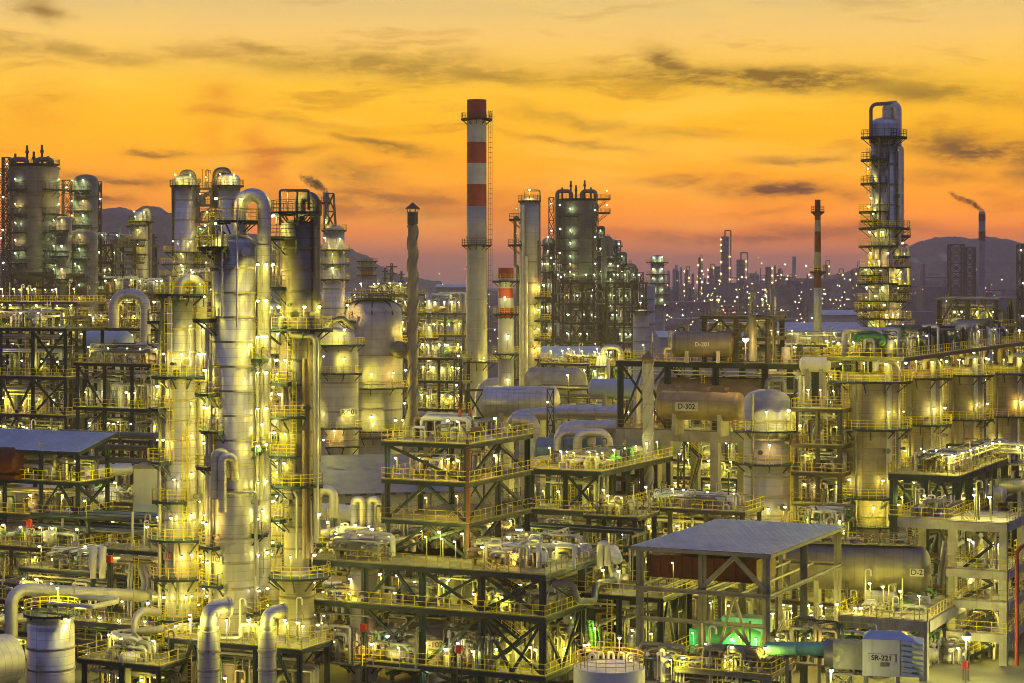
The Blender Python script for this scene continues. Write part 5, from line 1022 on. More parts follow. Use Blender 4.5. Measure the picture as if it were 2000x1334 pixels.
drum('horizontal_drum', 'long pale blue drum half behind the spiral-finned stack', 'drum', 1240, 290, zz(862, 290), 1.7, 12, 'roof_blue')
drum('horizontal_drum', 'long pale drum above it, left of the yellow stair', 'drum', 1225, 310, zz(760, 310), 1.5, 11, 'roof_blue')
pipe_rack('dark rack of many pipes between silver drum and braced frame', 1215, 345, 16, 8, [zz(782, 340), zz(765, 340)], 9, 'u', m='steel_dark', pm=['steel_dark', 'pipe_grey', 'pipe_rust'], seed=7, lamps=3, lk='L')
pipe_rack('far pipe rack below the blue roofed shed in the middle', 1210, 420, 22, 8, [zz(745, 420), zz(722, 420), zz(705, 420)], 8, 'u', m='steel_dark', seed=8, lamps=6, lk='L')
frame('process_structure', 'lamp-dotted low structure before the right reactor block', 'structure', 1195, 400, 1060, 1215, [zz(y, 400) for y in (790, 750, 712)], nu=3, nv=1, lamps=6, lk='L', clutter=9, seed=75, drums=2, topfill=2)
vessel('process_vessel', 'squat white vessel with a yellow-railed top and a pipe hoop', 'vessel', 1176, 385, [(700, 11), (900, 11)], 'white_paint', [(714, 180, 360, 1.4, Lm(250, 330, k='L')), (760, 180, 360, 1.4, Lm(260, k='L'))], rings=2.5, n=28, pipes=[(.5, 'pipe_silver', [(1178, 700, 0), (1178, 678, 0), (1212, 678, 0), (1214, 730, 0)], 1.2), (.42, 'pipe_silver', [(1187, 700, -2), (1187, 760, -2)])])
drum('storage_dome', 'low wide brown tank with a pale flat dome beyond the ducts', 'tank', 1085, 378, zz(752, 378), 3.2, 9, 'concrete')
# gallery deck running back to the right
fr, Lu, Lv = frame('pipe_gallery', 'long yellow-railed gallery in front of the spiral-finned stack', 'structure', 1170, 246, 1040, 1362, [zz(1000, 246), zz(921, 246)], nu=2, nv=5, Lv=23, lamps=4, lk='M', seed=76, braces='XF00 KS10 KS30 XF11', clutter=9, drums=2, topfill=2.0, beam=.6)
for i in range(6): lamp(fr, (-.3, 2+i*3.6, zz(921, 246)+.07), 'M')
pipe_run('long brown-grey pipe crossing behind the gallery legs', [(1190, 968, 262), (1450, 972, 255)], .62, 'pipe_rust', 16, sup=[(0, .3), (0, .7)])
drum('horizontal_drum', 'dim silver drum lying in the dark yard under the gallery', 'drum', 1128, 252, zz(1008, 252), 1.55, 8.5, 'clad_fine', rot=R(-8))
frame('process_structure', 'unlit dark pipe structure in the yard right of the open blue tower', 'structure', 1120, 262, 985, 1150, [zz(1055, 262), zz(985, 262)], nu=2, Lv=8, lamps=1, lk='S', clutter=8, seed=77, rail='steel_dark')
pl_ = thing('flood_lamp', 'blazing white flood lamp beside the open blue tower', 'lamp', (xx(1013, 232), 232, 0)); mb = MB(); mb.bar((0, 0, 0), (0, 0, zz(1036, 232)), .16); part('pole', mb, 'steel_grey', pl_); lamp(pl_, (0, -.2, zz(1036, 232)-2.3), 'X')
pipe_rack('dim low rack of pipes in front of the dark yard', 1250, 228, 14, 5, [zz(1040, 228), zz(1075, 228)], 7, 'u', pm=['steel_blue', 'pipe_grey', 'pipe_rust'], seed=9, lamps=1, lk='S')

# ================================================================ RIGHT: braced frame with the drums
d = 272
z1, z2 = zz(838, 282), zz(712, 272)
fr, Lu, Lv = frame('drum_structure', 'great braced frame on concrete legs carrying brown drums', 'structure', 1592, d, 1212, 1640, [z1, z2], nu=4, nv=1, Lv=11, post=.5, beam=.7, m='steel_blue', lamps=5, lk='M', clutter=6, seed=81, braces='KF01 XF01 KB11 /F31 KS01', topfill=2.6, drums=2, skip=(0,))
for i in range(5):
    for y in (0, 11): mb = MB(); mb.bar((-Lu*i/4, y, 0), (-Lu*i/4, y, z1-1.0), 1.15); part('concrete_leg', mb, 'concrete', fr)
mb = MB(); mb.box(-Lu-.4, .4, -.62, -.55, z1-1.5, z1-.05); part('concrete_beam', mb, 'concrete', fr)
stair(fr, -Lu*.80, 3.5, [z1+.1, z1+4.2, z2], 4.4, 1.); stair(fr, -Lu*.80, 4.8, [.1, z1-4, z1], 4.4, 1.)
for i in range(5): lamp(fr, (-Lu*(i+.4)/5, 5, z1+.07), 'M'); lamp(fr, (-Lu*(i+.4)/5, 3, z1-4), 'M')
v = drum('horizontal_drum', 'yellow-lit brown drum marked D-302 inside the braced frame', 'drum', 1368, 270, zz(793, 270), 1.9, 10.5, 'brown_shell', rot=TH, top=.6, base=z1+.1)
sign(v, 'D-302', (-1.2, -1.98, zz(793, 270)-z1-.1), .95, 3.2, 1.15)
drum('horizontal_drum', 'higher brown drum behind the one marked D-302', 'drum', 1392, 280, zz(770, 280), 2.2, 14, 'brown_shell', rot=TH, base=z1+.1)
v = drum('horizontal_drum', 'dark drum D-201 lying on top of the braced frame', 'drum', 1372, 276, zz(672, 276), 1.75, 7, 'clad_dark', rot=R(-6), base=z2+.1, top=.8)
sign(v, 'D-201', (0, -1.85, zz(672, 276)-z2-.1), .8, 2.6, 1., 'band_white', plate=False)
fr2, a_, b_ = frame('top_platform', 'railed steel platform perched above the dark top drum', 'structure', 1500, 274, 1376, 1515, [zz(660, 274), zz(618, 274)], nu=2, nv=1, Lv=6, base=z2+.1, m='steel_dark', rail='steel_grey', braces='KF01 KF11', lamps=2, lk='M', clutter=5, seed=82, post=.4, topfill=.0)
pipe_run('thin dark pipe hooped over the right end of the top platform', [(1476, 618, 270), (1510, 620, 270), (1512, 700, 270)], .22, 'steel_dark', 10)
pipe_run('stout grey upright pipe through the top platform', [(1470, 615, 271), (1470, 705, 271)], .55, 'pipe_grey', 16)
pl_ = thing('flood_lamp', 'blazing yellow flood lamp on the braced frame roof deck', 'lamp', (xx(1456, 268), 268, z2+.1)); mb = MB(); mb.bar((0, 0, 0), (0, 0, zz(666, 268)-z2), .14); part('pole', mb, 'steel_grey', pl_); lamp(pl_, (0, -.2, zz(666, 268)-z2-2.3), 'X')
drum('horizontal_drum', 'white round-ended drum sticking out at the top corner of the braced frame', 'drum', 1592, 266, zz(712, 266), 1.0, 3.2, 'white_paint', rot=R(-20))
pipe_run('thin pale pipe hooking down beside the shadowed domed vessel', [(1555, 740, 256), (1562, 728, 256), (1562, 1000, 256)], .26, 'pipe_silver', 12)
v = vessel('process_vessel', 'domed vessel, shadowed blue on top and lamp-lit below', 'vessel', 1498, 250, [(782, 45), (1185, 46)], 'grey_shell',
       [(838, 185, 345, 1.4, Lm(262, 310, 345, k='L')), (902, 190, 345, 1.2, Lm(268, k='L')), (1025, 200, 340, 1.2, Lm(265, 300, k='L')), (758, 0, 360, .0, {'lamps': ()})][:3], [(330, 838, 1020)], rings=2.2, n=48, noz=4, seed=6, pipes=[(.3, 'pipe_silver', [(1545, 800, -.5), (1545, 1100, -.5)]), (.16, 'pipe_grey', [(1470, 770, -2.6), (1470, 1000, -3)]), (.3, 'pipe_grey', [(1498, 760, 0), (1498, 742, 0), (1530, 742, 0), (1530, 800, 1)])])
# the row of drums to the right
RW = [(1700, 250, 57, 'first and nearest of the four broad vessels in the right-hand row', 742, 834, 966), (1797, 275, 40, 'second of the four broad vessels in the right-hand row', 736, 826, 908), (1880, 291, 40, 'third of the four broad vessels in the right-hand row', 730, 816, 900), (1966, 308, 39, 'fourth of the broad vessels, cut by the right edge', 727, 810, 890)]
for i, (px, d, hw, lab, ya, yb, yc) in enumerate(RW):
    r = hw*d/F
    vessel('coke_drum', lab, 'vessel', px, d, [(ya-12, hw), (1040, hw), (1100, hw*.9)], 'brown_drum',
       [(ya, 175, 365, 1.6, Lm(205, 250, 285, 335, k='M')), (yb, 190, 365, 1.5, Lm(290, 325, k='M')), (yc, 195, 362, 1.5, Lm(225, 280, 320, k='M')), (yc+55, 200, 350, 1.3, Lm(265, 310, k='L'))], [(215, ya, yb), (300, yb, yc)], rings=2.4, n=48, noz=7, seed=20+i, top='flat',
       pipes=[(.38, 'pipe_silver', [(px+hw*.62, ya-30, -r*.85), (px+hw*.62, 1060, -r*.9)]), (.32, 'pipe_silver', [(px+hw*.2, ya-18, -r*.6), (px+hw*.2, ya-34, -r*.6), (px+hw*.95, ya-34, -r*.4), (px+hw*.95, 1000, -r*.4)], 1.1), (.2, 'pipe_grey', [(px-hw*.5, ya, -r*.95), (px-hw*.5, 1050, -r*.98)]), (.45, 'pipe_rust', [(px-hw*.3, ya-20, 0), (px-hw*.3, ya-50, 0), (px+hw*.3, ya-50, 0), (px+hw*.5, ya-10, -1)], 1.3)], group='row of broad vessels on the right')
fr, Lu, Lv = frame('drum_deck', 'high pipe-strewn deck joining the tops of the four broad vessels', 'structure', 1760, 247, 1625, 2080, [zz(700, 247)], nu=1, nv=7, Lv=75, post=.3, lamps=4, lk='M', seed=83, m='steel_dark', clutter=0, base=0, noposts=True)
for i in range(6): fill(fr, -Lu+.5, -.3, i*12+.5, i*12+11.5, zz(700, 247)+.1, zz(700, 247)+3.6, 13, 840+i, .4, 2)
for i in range(16): lamp(fr, (-Lu*(.1+.8*((i*7) % 10)/10), 1+i*4.5, zz(700, 247)+.1), 'M')
frame('process_structure', 'tall open shelter of dark steel on the right skyline', 'structure', 1945, 330, 1835, 1975, [zz(720, 330), zz(640, 330)], nu=2, nv=1, m='steel_dark', top=zz(586, 330), post=.45, lamps=4, lk='L', clutter=7, seed=84, braces='VF01 VF11', topfill=1.8)
shelter = [o for o in C.objects if o.get('label', '').startswith('tall open shelter')][0]; Ls = -u_to(1945, 330, 1835)
mb = MB(); z = zz(584, 330); mb.box(-Ls-.8, .8, -.8, v_to(1945, 330, 1975)+.8, z, z+.25); part('roof', mb, 'roof_slate', shelter)
for i in range(2):
    for a, b in ((0, 1), (1, 0)): mb = MB(); x0 = -Ls*(1-i/2); x1 = -Ls*(1-(i+1)/2); mb.bar((x0 if a == 0 else x1, -.02, zz(640, 330)+.1), ((x0+x1)/2, -.02, z-.2), .28); part('brace', mb, 'steel_dark', shelter)
frame('process_structure', 'lamp-crowded pipe structure left of the tall tower foot', 'structure', 1675, 318, 1600, 1700, [zz(y, 318) for y in (960, 900, 840, 770, 700)], nu=2, nv=1, lamps=5, lk='L', clutter=10, seed=85, topfill=2.5, drums=2)
frame('process_structure', 'slim lit structure between shadowed vessel and nearest broad one', 'structure', 1640, 245, 1555, 1655, [zz(y, 245) for y in (1040, 985, 925, 870, 800)], nu=2, nv=1, Lv=5, m='steel_dark', lamps=3, lk='M', clutter=9, seed=86, drums=1)
frame('process_structure', 'far lamp-dotted deck behind the row of broad vessels', 'structure', 2010, 380, 1770, 2050, [zz(y, 380) for y in (735, 700, 672)], nu=5, nv=1, m='steel_dark', lamps=8, lk='L', clutter=11, seed=87, topfill=3, drums=2)
frame('process_structure', 'far lamp-dotted deck left of the tall tower, behind the braced frame', 'structure', 1690, 400, 1480, 1720, [zz(y, 400) for y in (735, 700, 675)], nu=5, nv=1, m='steel_dark', lamps=8, lk='L', clutter=10, seed=88, topfill=3, drums=2)
# steel deck right
fr, Lu, Lv = frame('pump_structure', 'blue steel deck with pumps climbing back to the right edge', 'structure', 1868, 233, 1745, 2100, [zz(1012, 233), zz(930, 233)], nu=2, nv=5, Lv=32, post=.5, lamps=5, lk='M', clutter=12, seed=89, braces='\\F01 KF11 KS01 KS21', topfill=2.6, drums=3, beam=.7)
for i in range(7): lamp(fr, (-.4, 1+i*4, zz(930, 233)+.1), 'M'); lamp(fr, (-.4, 3+i*4, zz(1012, 233)+.1), 'M')
for px, dd, lab in ((1918, 246, 'near silver exchanger of the pair under the right-hand steel deck'), (1970, 256, 'far silver exchanger of the pair under the right-hand steel deck')):
    drum('heat_exchanger', lab, 'heat exchanger', px, dd, zz(975, 240), .95, 5, 'clad_fine', top=.9)
# concrete stair structure
d = 212
zs = [zz(y, d) for y in (1238, 1175, 1115, 1022)]
fr, Lu, Lv = frame('concrete_structure', 'pale concrete frame with a zig-zag stair, right edge', 'structure', 1960, d, 1860, 2010, zs, nu=1, nv=1, Lv=9, m='concrete', post=.8, beam=.85, lamps=2, lk='L', clutter=6, seed=91, drums=1, deckm='concrete', skip=())
lv = [.05]; zz_ = [0]+zs
for a, b in zip(zz_[:-1], zz_[1:]): lv += [(a+b)/2, b]
stair(fr, -Lu+1.0, 1.4, lv, 3.0, 1.1)
for z in [0]+zs[:-1]: lamp(fr, (-Lu+1, 3.5, z+.1), 'L'); lamp(fr, (-.9, 2.6, z+.1), 'L')
pipe_run('red fire main standing beside the concrete frame', [(1986, 1300, 207), (1986, 1080, 207), (1996, 1066, 207), (2010, 1066, 207)], .2, 'red_paint', 12, bend=.5)
frame('concrete_structure', 'concrete beam frame joining the stair frame to the left', 'structure', 1862, 219, 1765, 1890, [zz(1015, 219)], nu=1, nv=1, Lv=8, m='concrete', post=.75, beam=1.0, lamps=1, lk='M', clutter=10, seed=92, deckm='concrete', topfill=2.2)
fr, Lu, Lv = frame('concrete_table', 'concrete table of heavy legs below the big brown drum', 'structure', 1805, 204, 1650, 1885, [zz(1212, 204)], nu=2, nv=1, Lv=16.5, m='concrete', post=.8, beam=1.1, lamps=4, lk='L', clutter=14, seed=93, deckm='concrete', topfill=.9)
for x in (-Lu*.8, -Lu*.4, -1): lamp(fr, (x, 2, .1), 'L')
v = drum('horizontal_drum', 'great dark horizontal drum marked D-2, right of the front shelter', 'drum', 1672, 217, zz(1108, 217), 2.42, 13.5, 'clad_dark', rot=R(-13), n=48, rings=4.4)
sign(v, 'D-2', (6.4, -2.5, zz(1108, 217)), .8, 1.4, .8)
mb = MB(); z = zz(1108, 217)+2.46; mb.box(-7.5, 6.5, -.9, .9, z+.05, z+.13); q_ = part('walkway', mb, 'deck_plate', v); mb = MB()
for y in (-.85, .85): rail_line(mb, (-7.5, y, z+.13), (6.5, y, z+.13))
part('railing', mb, 'steel_grey', q_)
g = random.Random(9)
for i in range(9): mb = MB(); x = -6.5+i*1.5; h = g.uniform(.5, 1.3); mb.tube([(x, 0, z-.2), (x, 0, z+h)], .18, 8); mb.tube([(x, 0, z+h-.1), (x, 0, z+h)], .32, 8); mb.tube([(x, 0, z+h*.7), (x+.9, .3, z+h*.7)], .12, 8); part('nozzle', mb, 'pipe_rust', v)
# front shelter
d = 190
zr = zz(1080, d)
cf, Lu, Lv = canopy('big blue sheet-roofed shelter on grey posts, front right', 1497, d, 1250, 23, zr, 0, [zz(1160, d)], nu=2, nv=2, m='steel_grey', slope=.0, seed=95, braces='KF10 KF11', lamps=1, lk='S', clutter=0, deckm=None, norail=(0,), post=.42)
lv1 = zz(1160, d)
for i in range(2): mb = MB(); x0 = -Lu*.5; mb.bar((x0 if i == 0 else 0, -.02, lv1+.3), (-Lu*.25, -.02, zr-.5), .3); part('brace', mb, 'steel_grey', cf)
for i in range(2): mb = MB(); x0 = -Lu*.5; mb.bar((x0 if i == 0 else 0, -.02, zz(1300, d)), (-Lu*.25, -.02, zz(1232, d)), .26); part('brace', mb, 'steel_grey', cf)
for z in (zz(1225, d), zz(1305, d)): mb = MB(); mb.ibeam((-Lu, -.02, z), (0, -.02, z), .25, .4); part('beam', mb, 'steel_grey', cf)
t_ = thing('red_housing', 'long dull red machine housing under the front shelter roof', 'housing', (xx(1380, 198), 198, lv1+.08), TH); mb = MB(); mb.box(-6, 5, 0, 6, 0, 2.2); mb.box(-3, 2, 1, 5, 2.2, 3.0); part('casing', mb, 'red_dull', t_); mb = MB(); [mb.box(-6+i*1.1, -5.9+i*1.1, -.08, 0, 0, 2.2) for i in range(11)]; part('rib', mb, 'red_dull', t_)
# green machine hall, teal duct and intake
d = 199
t_ = thing('turbine', 'green machine with a fat casing under the front shelter', 'machine', (xx(1440, d), d, zz(1300, d)), TH); mb = MB(); mb.lathe([(.01, -3), (1.6, -2.8), (2.0, -1.2), (2.0, 1.2), (1.6, 2.8), (.01, 3)], 28); part('casing', mb, 'green_paint', t_, (0, 0, zz(1248, d)-zz(1300, d)), (0, R(90), 0)); mb = MB(); mb.box(-3.6, 3.2, -1.4, 1.4, -zz(1300, d)+.02, 1.0); part('base', mb, 'green_paint', t_)
mb = MB(); mb.box(-1.2, 3.2, -1.2, 1.2, zz(1232, d)-zz(1300, d), zz(1208, d)-zz(1300, d)+.3); part('hood', mb, 'teal_paint', t_); mb = MB(); mb.box(-4.6, -3.0, -1, 1, 0, 3.4); part('cabinet', mb, 'green_paint', t_)
for x, k in ((.2, 'E'), (2.6, 'E'), (-3.8, 'E')): lamp(t_, (x, -1.9, 1.0), k)
lamp(t_, (1.2, -2.3, 1.2), 'M')
pipe_run('broad teal duct leading left from the louvred intake', [(1500, 1266, 188), (1625, 1268, 184)], .62, 'teal_paint', 22, sup=[(0, .3), (0, .8)])
d = 180
s_ = F/d
t_ = thing('air_intake', 'grey louvred air intake box marked SR-221', 'intake', (xx(1742, d), d, 0), R(-12)); zt, zb = zz(1250, d), zz(1322, d)
w = 2.55; mb = MB(); mb.box(-w, .7, 0, 3.2, zb, zt); part('box', mb, 'wall_pale', t_)
mb = MB(); mb.box(-w-2.6, -w, .3, 2.8, zz(1312, d), zz(1262, d)); mb.tube([(-w-2.6, 1.5, zz(1285, d)), (-w-3.4, 1.5, zz(1285, d))], 1.2, 20, 0); part('transition', mb, 'pipe_grey', t_)
n = 7
mb = MB(); mb.box(.7, 1.75, .06, 3.14, zb+.02, zt-.04); part('louvre_box', mb, 'wall_pale', t_)
for i in range(n):
    z0 = zb+(zt-zb)*i/n+.03; z1_ = zb+(zt-zb)*(i+1)/n; mb = MB()
    prof = [(.72, z1_), (2.7, z0+.16), (2.7, z0+.02), (1.2, z0+.02)]; vs = [(x, y, z) for y in (-.12, 3.3) for x, z in prof]
    mb.add(vs, [(0, 3, 2, 1), (4, 5, 6, 7), (0, 1, 5, 4), (1, 2, 6, 5), (2, 3, 7, 6), (3, 0, 4, 7)]); part('louvre', mb, 'roof_blue', t_)
mb = MB(); mb.add([(-w, 0, zt+.02), (.7, 0, zt+.02), (2.6, -.2, zt-.35), (2.6, 3.4, zt-.35), (.7, 3.2, zt+.02), (-w, 3.2, zt+.02), (-w+.6, 1.6, zt+.55), (.7, 1.6, zt+.55)], [(0, 1, 7, 6), (5, 6, 7, 4), (0, 6, 5), (1, 2, 3, 4, 7)]); part('roof', mb, 'roof_blue', t_)
sign(t_, 'SR-221', (-.9, -.06, zz(1286, d)), .62, 2.4, .7, plate=True)
mb = MB(); mb.box(-1.0, -.4, -.16, 0, zz(1302, d), zz(1294, d)); part('junction_box', mb, 'steel_grey', t_)
for x in (-2.3, .5):
    for y in (.2, 3.0): mb = MB(); mb.bar((x, y, 0), (x, y, zb), .3); part('leg', mb, 'steel_grey', t_)
lattice('intake_trestle', 'latticed trestle under the neck of the air intake', 'frame', 1640, 181, 1312, 22, hd=1.0, m='steel_grey', step=1.2, w=.14)
# low structure between centre and the shelter
fr, Lu, Lv = frame('process_structure', 'teal-blue deck with red boxes between front structure and shelter', 'structure', 1290, 199, 1130, 1320, [zz(1285, 199), zz(1168, 199)], nu=2, nv=2, Lv=8, lamps=3, lk='M', clutter=9, seed=96, drums=2, braces='KS01')
frame('process_structure', 'low grey skid structure at the foot of the shelter posts', 'structure', 1500, 186, 1330, 1540, [zz(1318, 186)], nu=3, Lv=6, m='steel_grey', lamps=3, lk='M', clutter=10, seed=97, topfill=2.0)
frame('process_structure', 'lit pipe structure behind the front shelter, left of the broad vessels', 'structure', 1660, 226, 1500, 1690, [zz(1240, 226), zz(1180, 226), zz(1080, 226)], nu=3, nv=1, Lv=8, m='steel_dark', lamps=5, lk='L', clutter=11, seed=98)
frame('process_structure', 'brightly lit ground-level pipework under the big brown drum', 'structure', 1700, 206, 1560, 1730, [zz(1240, 206)], nu=3, Lv=8, m='steel_grey', lamps=5, lk='L', clutter=14, seed=99)
pl_ = thing('flood_lamp', 'blazing ground lamp under the louvred intake neck', 'lamp', (xx(1622, 178), 178, 0)); mb = MB(); mb.bar((0, 0, 0), (0, 0, zz(1308, 178)), .12); part('pole', mb, 'steel_grey', pl_); lamp(pl_, (0, -.2, zz(1308, 178)-2.4), 'L')
pl_ = thing('flood_lamp', 'blazing lamp on the concrete table leg, right', 'lamp', (xx(1886, 203), 203, 0)); mb = MB(); mb.bar((0, 0, 0), (0, 0, zz(1243, 203)), .12); part('pole', mb, 'steel_grey', pl_); lamp(pl_, (0, -.2, zz(1243, 203)-2.4), 'X')
# filler pipework across the gaps of the site: each a named unit
FILL = [(1240, 232, 1150, 1290, 1010, 'dim low pump unit between dark yard and shelter', 2), (1450, 236, 1240, 1480, 1000, 'lit pipe unit in front of the concrete legs of the braced frame', 5), (1440, 300, 1230, 1480, 935, 'lit pump rows behind the concrete legs of the braced frame', 6), (1640, 262, 1560, 1680, 940, 'lit pipe stacks between braced frame and nearest broad vessel', 4),
        (640, 235, 520, 660, 1075, 'lit pipe unit behind the dark column foot', 5), (500, 222, 395, 520, 1120, 'lit pipe unit behind the biggest column foot', 5), (400, 225, 300, 420, 1060, 'lit pipe unit behind column 103', 4), (620, 210, 500, 640, 1180, 'bright ground unit right of the dark column foot', 5), (460, 206, 330, 480, 1200, 'bright ground unit between the column feet', 4),
        (150, 225, -40, 190, 1075, 'bright pump rows under the left shelter', 6), (120, 212, -40, 150, 1180, 'lit low pipe unit behind the fat grey bent pipe', 4), (320, 240, 160, 340, 985, 'lit pipe unit left of the plain blue-grey box', 4), (1990, 268, 1880, 2040, 930, 'lit pipe unit behind the right-hand steel deck', 5), (1850, 252, 1740, 1890, 985, 'lit pipe unit below second broad vessel', 5),
        (1000, 232, 900, 1030, 1060, 'lit pump unit right of the open blue tower', 3), (560, 300, 380, 640, 900, 'pipe unit glimpsed behind the column group', 6), (60, 262, -60, 110, 870, 'pipe unit beyond the left shelter roof', 5), (640, 500, 480, 700, 650, 'far pipe unit behind the dark column', 5), (1490, 340, 1280, 1530, 790, 'far pipe unit behind the brown drums', 5), (2040, 225, 1990, 2080, 1080, 'lit unit at the far right edge', 4)]
for i, (px, d, pl, pr, yt, lab, nl) in enumerate(FILL):
    zt = zz(yt, d); n = 2 if zt < 9 else 3 if zt < 18 else 4
    frame('pipe_unit', lab, 'structure', px, d, pl, pr, [zt*(j+1)/n for j in range(n)], nu=3, nv=1, Lv=6, m='steel_dark' if i % 2 else 'steel_blue', post=.32, beam=.4, lamps=nl, lk='M' if d < 300 else 'L', clutter=12, seed=200+i, drums=2, topfill=1.8)
# fire hose boxes and extinguisher cabinets: small red boxes on decks
g = random.Random(77); RB = [(1257, 990, 250, 'red box on the rail of the gallery'), (1260, 1155, 198, 'red box on the rail of the teal-blue deck'), (710, 1233, 197, 'round-cornered red box by vessel 105B'), (214, 1098, 205, 'red cabinet under the raised portal'), (57, 1026, 228, 'red cabinet under the left shelter'), (1880, 990, 230, 'red cabinet by the yellow stair of the right-hand deck'), (1886, 1305, 204, 'red cabinet at a concrete leg foot, right'), (897, 1275, 196, 'red cabinet right of vessel 102')]
for px, py, d, lab in RB:
    t_ = thing('hose_cabinet', lab, 'cabinet', (xx(px, d), d, zz(py+10, d)), TH, 'red hose cabinets about the plant'); mb = MB(); mb.box(-.28, .28, -.18, .18, .45, 1.2); part('box', mb, 'red_box', t_); mb = MB(); mb.bar((-.25, 0, -zz(py+10, d)), (-.25, 0, .35), .08); mb.bar((.25, 0, -zz(py+10, d)), (.25, 0, .35), .08); part('leg', mb, 'steel_dark', t_)

# ================================================================ smoke, steam and air
def smoke(name, label, pts, d, col, dens, seed=0.):
    """a plume: one closed box of air holding a chain of ragged puffs that thin out towards their edges"""
    k = d/F; pts = [tuple(a_+(b_-a_)*f_/4 for a_, b_ in zip(p_, q_)) for p_, q_ in zip(pts[:-1], pts[1:]) for f_ in range(4)]+[pts[-1]]; P = [Vector((xx(x, d), d, zz(y, d))) for x, y, w in pts]; Wd = [w*k for _, _, w in pts]; c = sum(P, Vector())/len(P); mw = max(Wd)*1.9
    lo = [min(p[i]-1.9*w for p, w in zip(P, Wd))-c[i] for i in range(3)]; hi = [max(p[i]+1.9*w for p, w in zip(P, Wd))-c[i] for i in range(3)]
    mb = MB(); mb.box(lo[0], hi[0], lo[1], hi[1], lo[2], hi[2])
    m_ = bpy.data.materials.new('smoke'); m_.use_nodes = True; MATS[m_.name] = m_; q = NT(m_.node_tree); out = q.n('ShaderNodeOutputMaterial'); pv = q.n('ShaderNodeVolumePrincipled'); q.l(pv.outputs[0], out.inputs['Volume'])
    oc = q.n('ShaderNodeTexCoord').outputs['Object']; s_ = 1.1/(mw/1.9); nt = q.n('ShaderNodeTexNoise'); q.l(oc, nt.inputs['Vector']); nt.inputs['Scale'].default_value = s_; nt.inputs['Detail'].default_value = 5; nt.inputs['Roughness'].default_value = .65
    vs = q.n('ShaderNodeVectorMath', operation='SUBTRACT'); q.l(nt.outputs['Color'], vs.inputs[0]); vs.inputs[1].default_value = (.5, .5, .5)
    vm = q.n('ShaderNodeVectorMath', operation='MULTIPLY_ADD'); q.l(vs.outputs[0], vm.inputs[0]); vm.inputs[1].default_value = (mw*.75,)*3; q.l(oc, vm.inputs[2]); tot = None
    for p, w in zip(P, Wd):
        vd = q.n('ShaderNodeVectorMath', operation='DISTANCE'); q.l(vm.outputs[0], vd.inputs[0]); vd.inputs[1].default_value = tuple(p-c)
        e = q.m('EXPONENT', q.m('MULTIPLY', q.m('POWER', q.m('DIVIDE', vd.outputs['Value'], w), 2.), -1.6)); e = q.m('MULTIPLY', e, 1.-.72*P.index(p)/len(P)); tot = e if tot is None else q.m('MAXIMUM', tot, e)
    n2 = q.noise(oc, s_*2.6, 4, .6)
    q.put(pv.inputs['Density'], q.m('MULTIPLY', q.mr(q.m('MULTIPLY', tot, q.mr(n2, .3, .65, .35, 1.3)), .10, .85), dens)); q.put(pv.inputs['Color'], col); pv.inputs['Anisotropy'].default_value = .1
    o = single(name, mb, m_.name, label, 'smoke', tuple(c)); o['kind'] = 'stuff'; return o
smoke('smoke', 'dark smoke trailing left from the far chimney by the hill', [(1919, 411, 4), (1908, 403, 7), (1896, 395, 8), (1884, 390, 8), (1870, 386, 9), (1857, 378, 9), (1850, 374, 5)], 1100, (.16, .13, .17), .9, 1)
smoke('smoke', 'dark blue puff from the vent beside the derrick', [(637, 374, 4), (628, 366, 10), (616, 358, 13), (604, 352, 13), (592, 347, 10), (585, 340, 7)], 441, (.16, .17, .26), 2.2, 2)
smoke('steam', 'pale steam drifting low left of the far sheds', [(1290, 634, 14), (1315, 622, 20), (1345, 612, 20), (1375, 612, 12)], 1000, (.9, .8, .82), .07, 3)
smoke('steam', 'white steam puff beside the far open steel towers', [(1858, 512, 4), (1848, 504, 9), (1840, 498, 10), (1834, 492, 6)], 1600, (.98, .94, .92), .25, 4)
smoke('steam', 'white steam puff just right of the tall tower', [(1796, 514, 4), (1786, 508, 8), (1777, 504, 7), (1770, 500, 4)], 1650, (.98, .94, .92), .25, 5)
mb = MB(); mb.box(-5600, 5600, -300, 9100, -1, 137)
hz = bpy.data.materials.new('haze'); hz.use_nodes = True; q = NT(hz.node_tree); out = q.n('ShaderNodeOutputMaterial'); pv = q.n('ShaderNodeVolumePrincipled'); q.l(pv.outputs[0], out.inputs['Volume'])
pv.inputs['Density'].default_value = .00015; pv.inputs['Color'].default_value = (1., .84, .80, 1); pv.inputs['Anisotropy'].default_value = .3; hz.cycles.homogeneous_volume = True; MATS['haze'] = hz
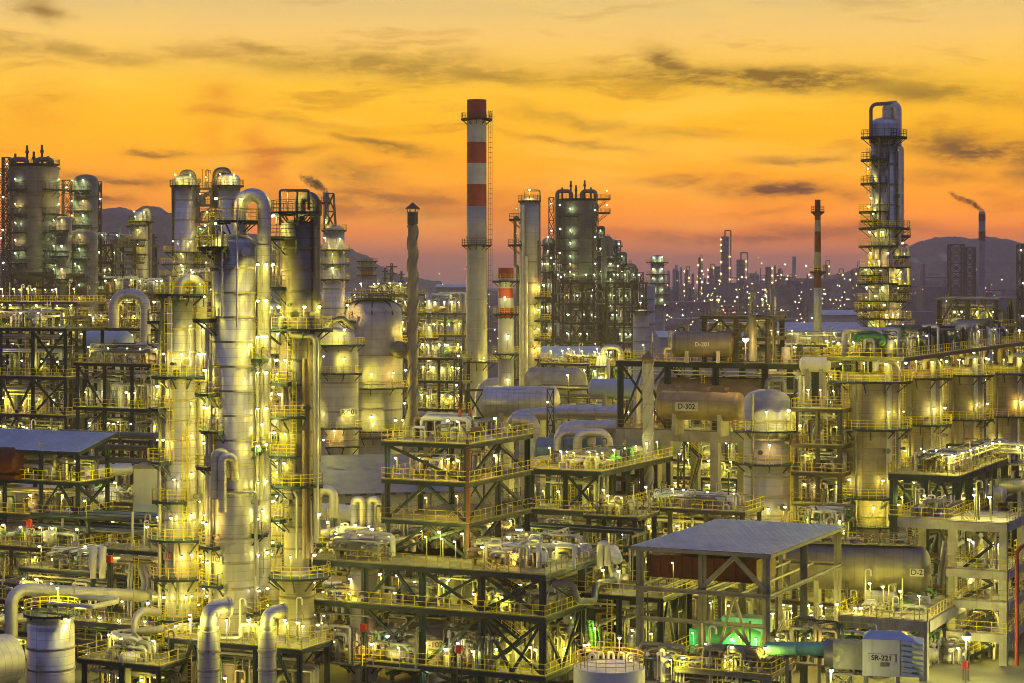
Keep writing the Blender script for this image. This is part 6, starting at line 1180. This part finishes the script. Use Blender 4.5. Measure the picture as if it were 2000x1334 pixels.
o = single('haze', mb, 'haze', 'pale evening haze over the whole plant', 'haze'); o['kind'] = 'stuff'
print('LAMPS', NL[0], 'OBJECTS', len(C.objects), 'FACES', sum(len(o.data.polygons) for o in C.objects if o.type == 'MESH'))

for a in [('low pump rows under the left part of the front shelter', 1400, 1325, 192, 7, 5, 2.6, 16, 921), ('pipe manifold between storage tank and shelter post', 1290, 1325, 192, 6, 5, 3.4, 18, 922), ('manifold glowing behind the teal duct', 1580, 1290, 196, 7, 5, 4.5, 22, 923), ('pipe manifold under the concrete table, left bay', 1690, 1310, 200, 6, 5, 4.5, 20, 924), ('pumps in the yard right of the louvred intake', 1850, 1300, 214, 5, 4, 3, 14, 925),
          ('pump row on the right-hand blue steel deck, near end', 1830, 925, 240, 6, 4, 2.6, 16, 926), ('pump row on the right-hand blue steel deck, far end', 1960, 905, 258, 7, 5, 2.8, 18, 927), ('pipework heaped by the nearest broad vessel foot', 1620, 1050, 240, 6, 5, 4, 20, 928), ('manifold in the gap below the gallery, left end', 1090, 1060, 246, 6, 5, 3.2, 14, 929), ('white manifold on the gallery deck, near end', 1150, 918, 252, 6, 4, 2.2, 16, 930)]:
    skid(*a, lamps=3, lk='M')

for a in [('scaffold tower rising between lamp-lit racks left of the inverted-U pipe', 120, 330, 640, 7, 5), ('scaffold tower behind the yellow-railed three-storey structure', 255, 310, 672, 6, 4), ('scaffold tower between the two R-101 reactors and the flare', 795, 375, 650, 6, 5), ('scaffold tower left of the tall chimney base', 893, 372, 690, 6, 5), ('scaffold tower behind the braced frame, left of the top platform', 1330, 300, 640, 6, 4),
          ('scaffold tower right of the braced frame roof deck', 1612, 285, 690, 7, 5), ('scaffold tower behind the third broad vessel', 1838, 315, 665, 6, 5), ('scaffold tower behind the fourth broad vessel', 1925, 335, 660, 6, 5), ('thin mast tower with lit platforms at the right frame edge', 1992, 420, 478, 5, 7), ('scaffold tower in the yard behind the gallery', 1075, 300, 760, 6, 3)]:
    lattice('scaffold_tower', a[0], 'tower', a[1], a[2], a[3], a[4], step=2.4, lights=a[5], w=.18)
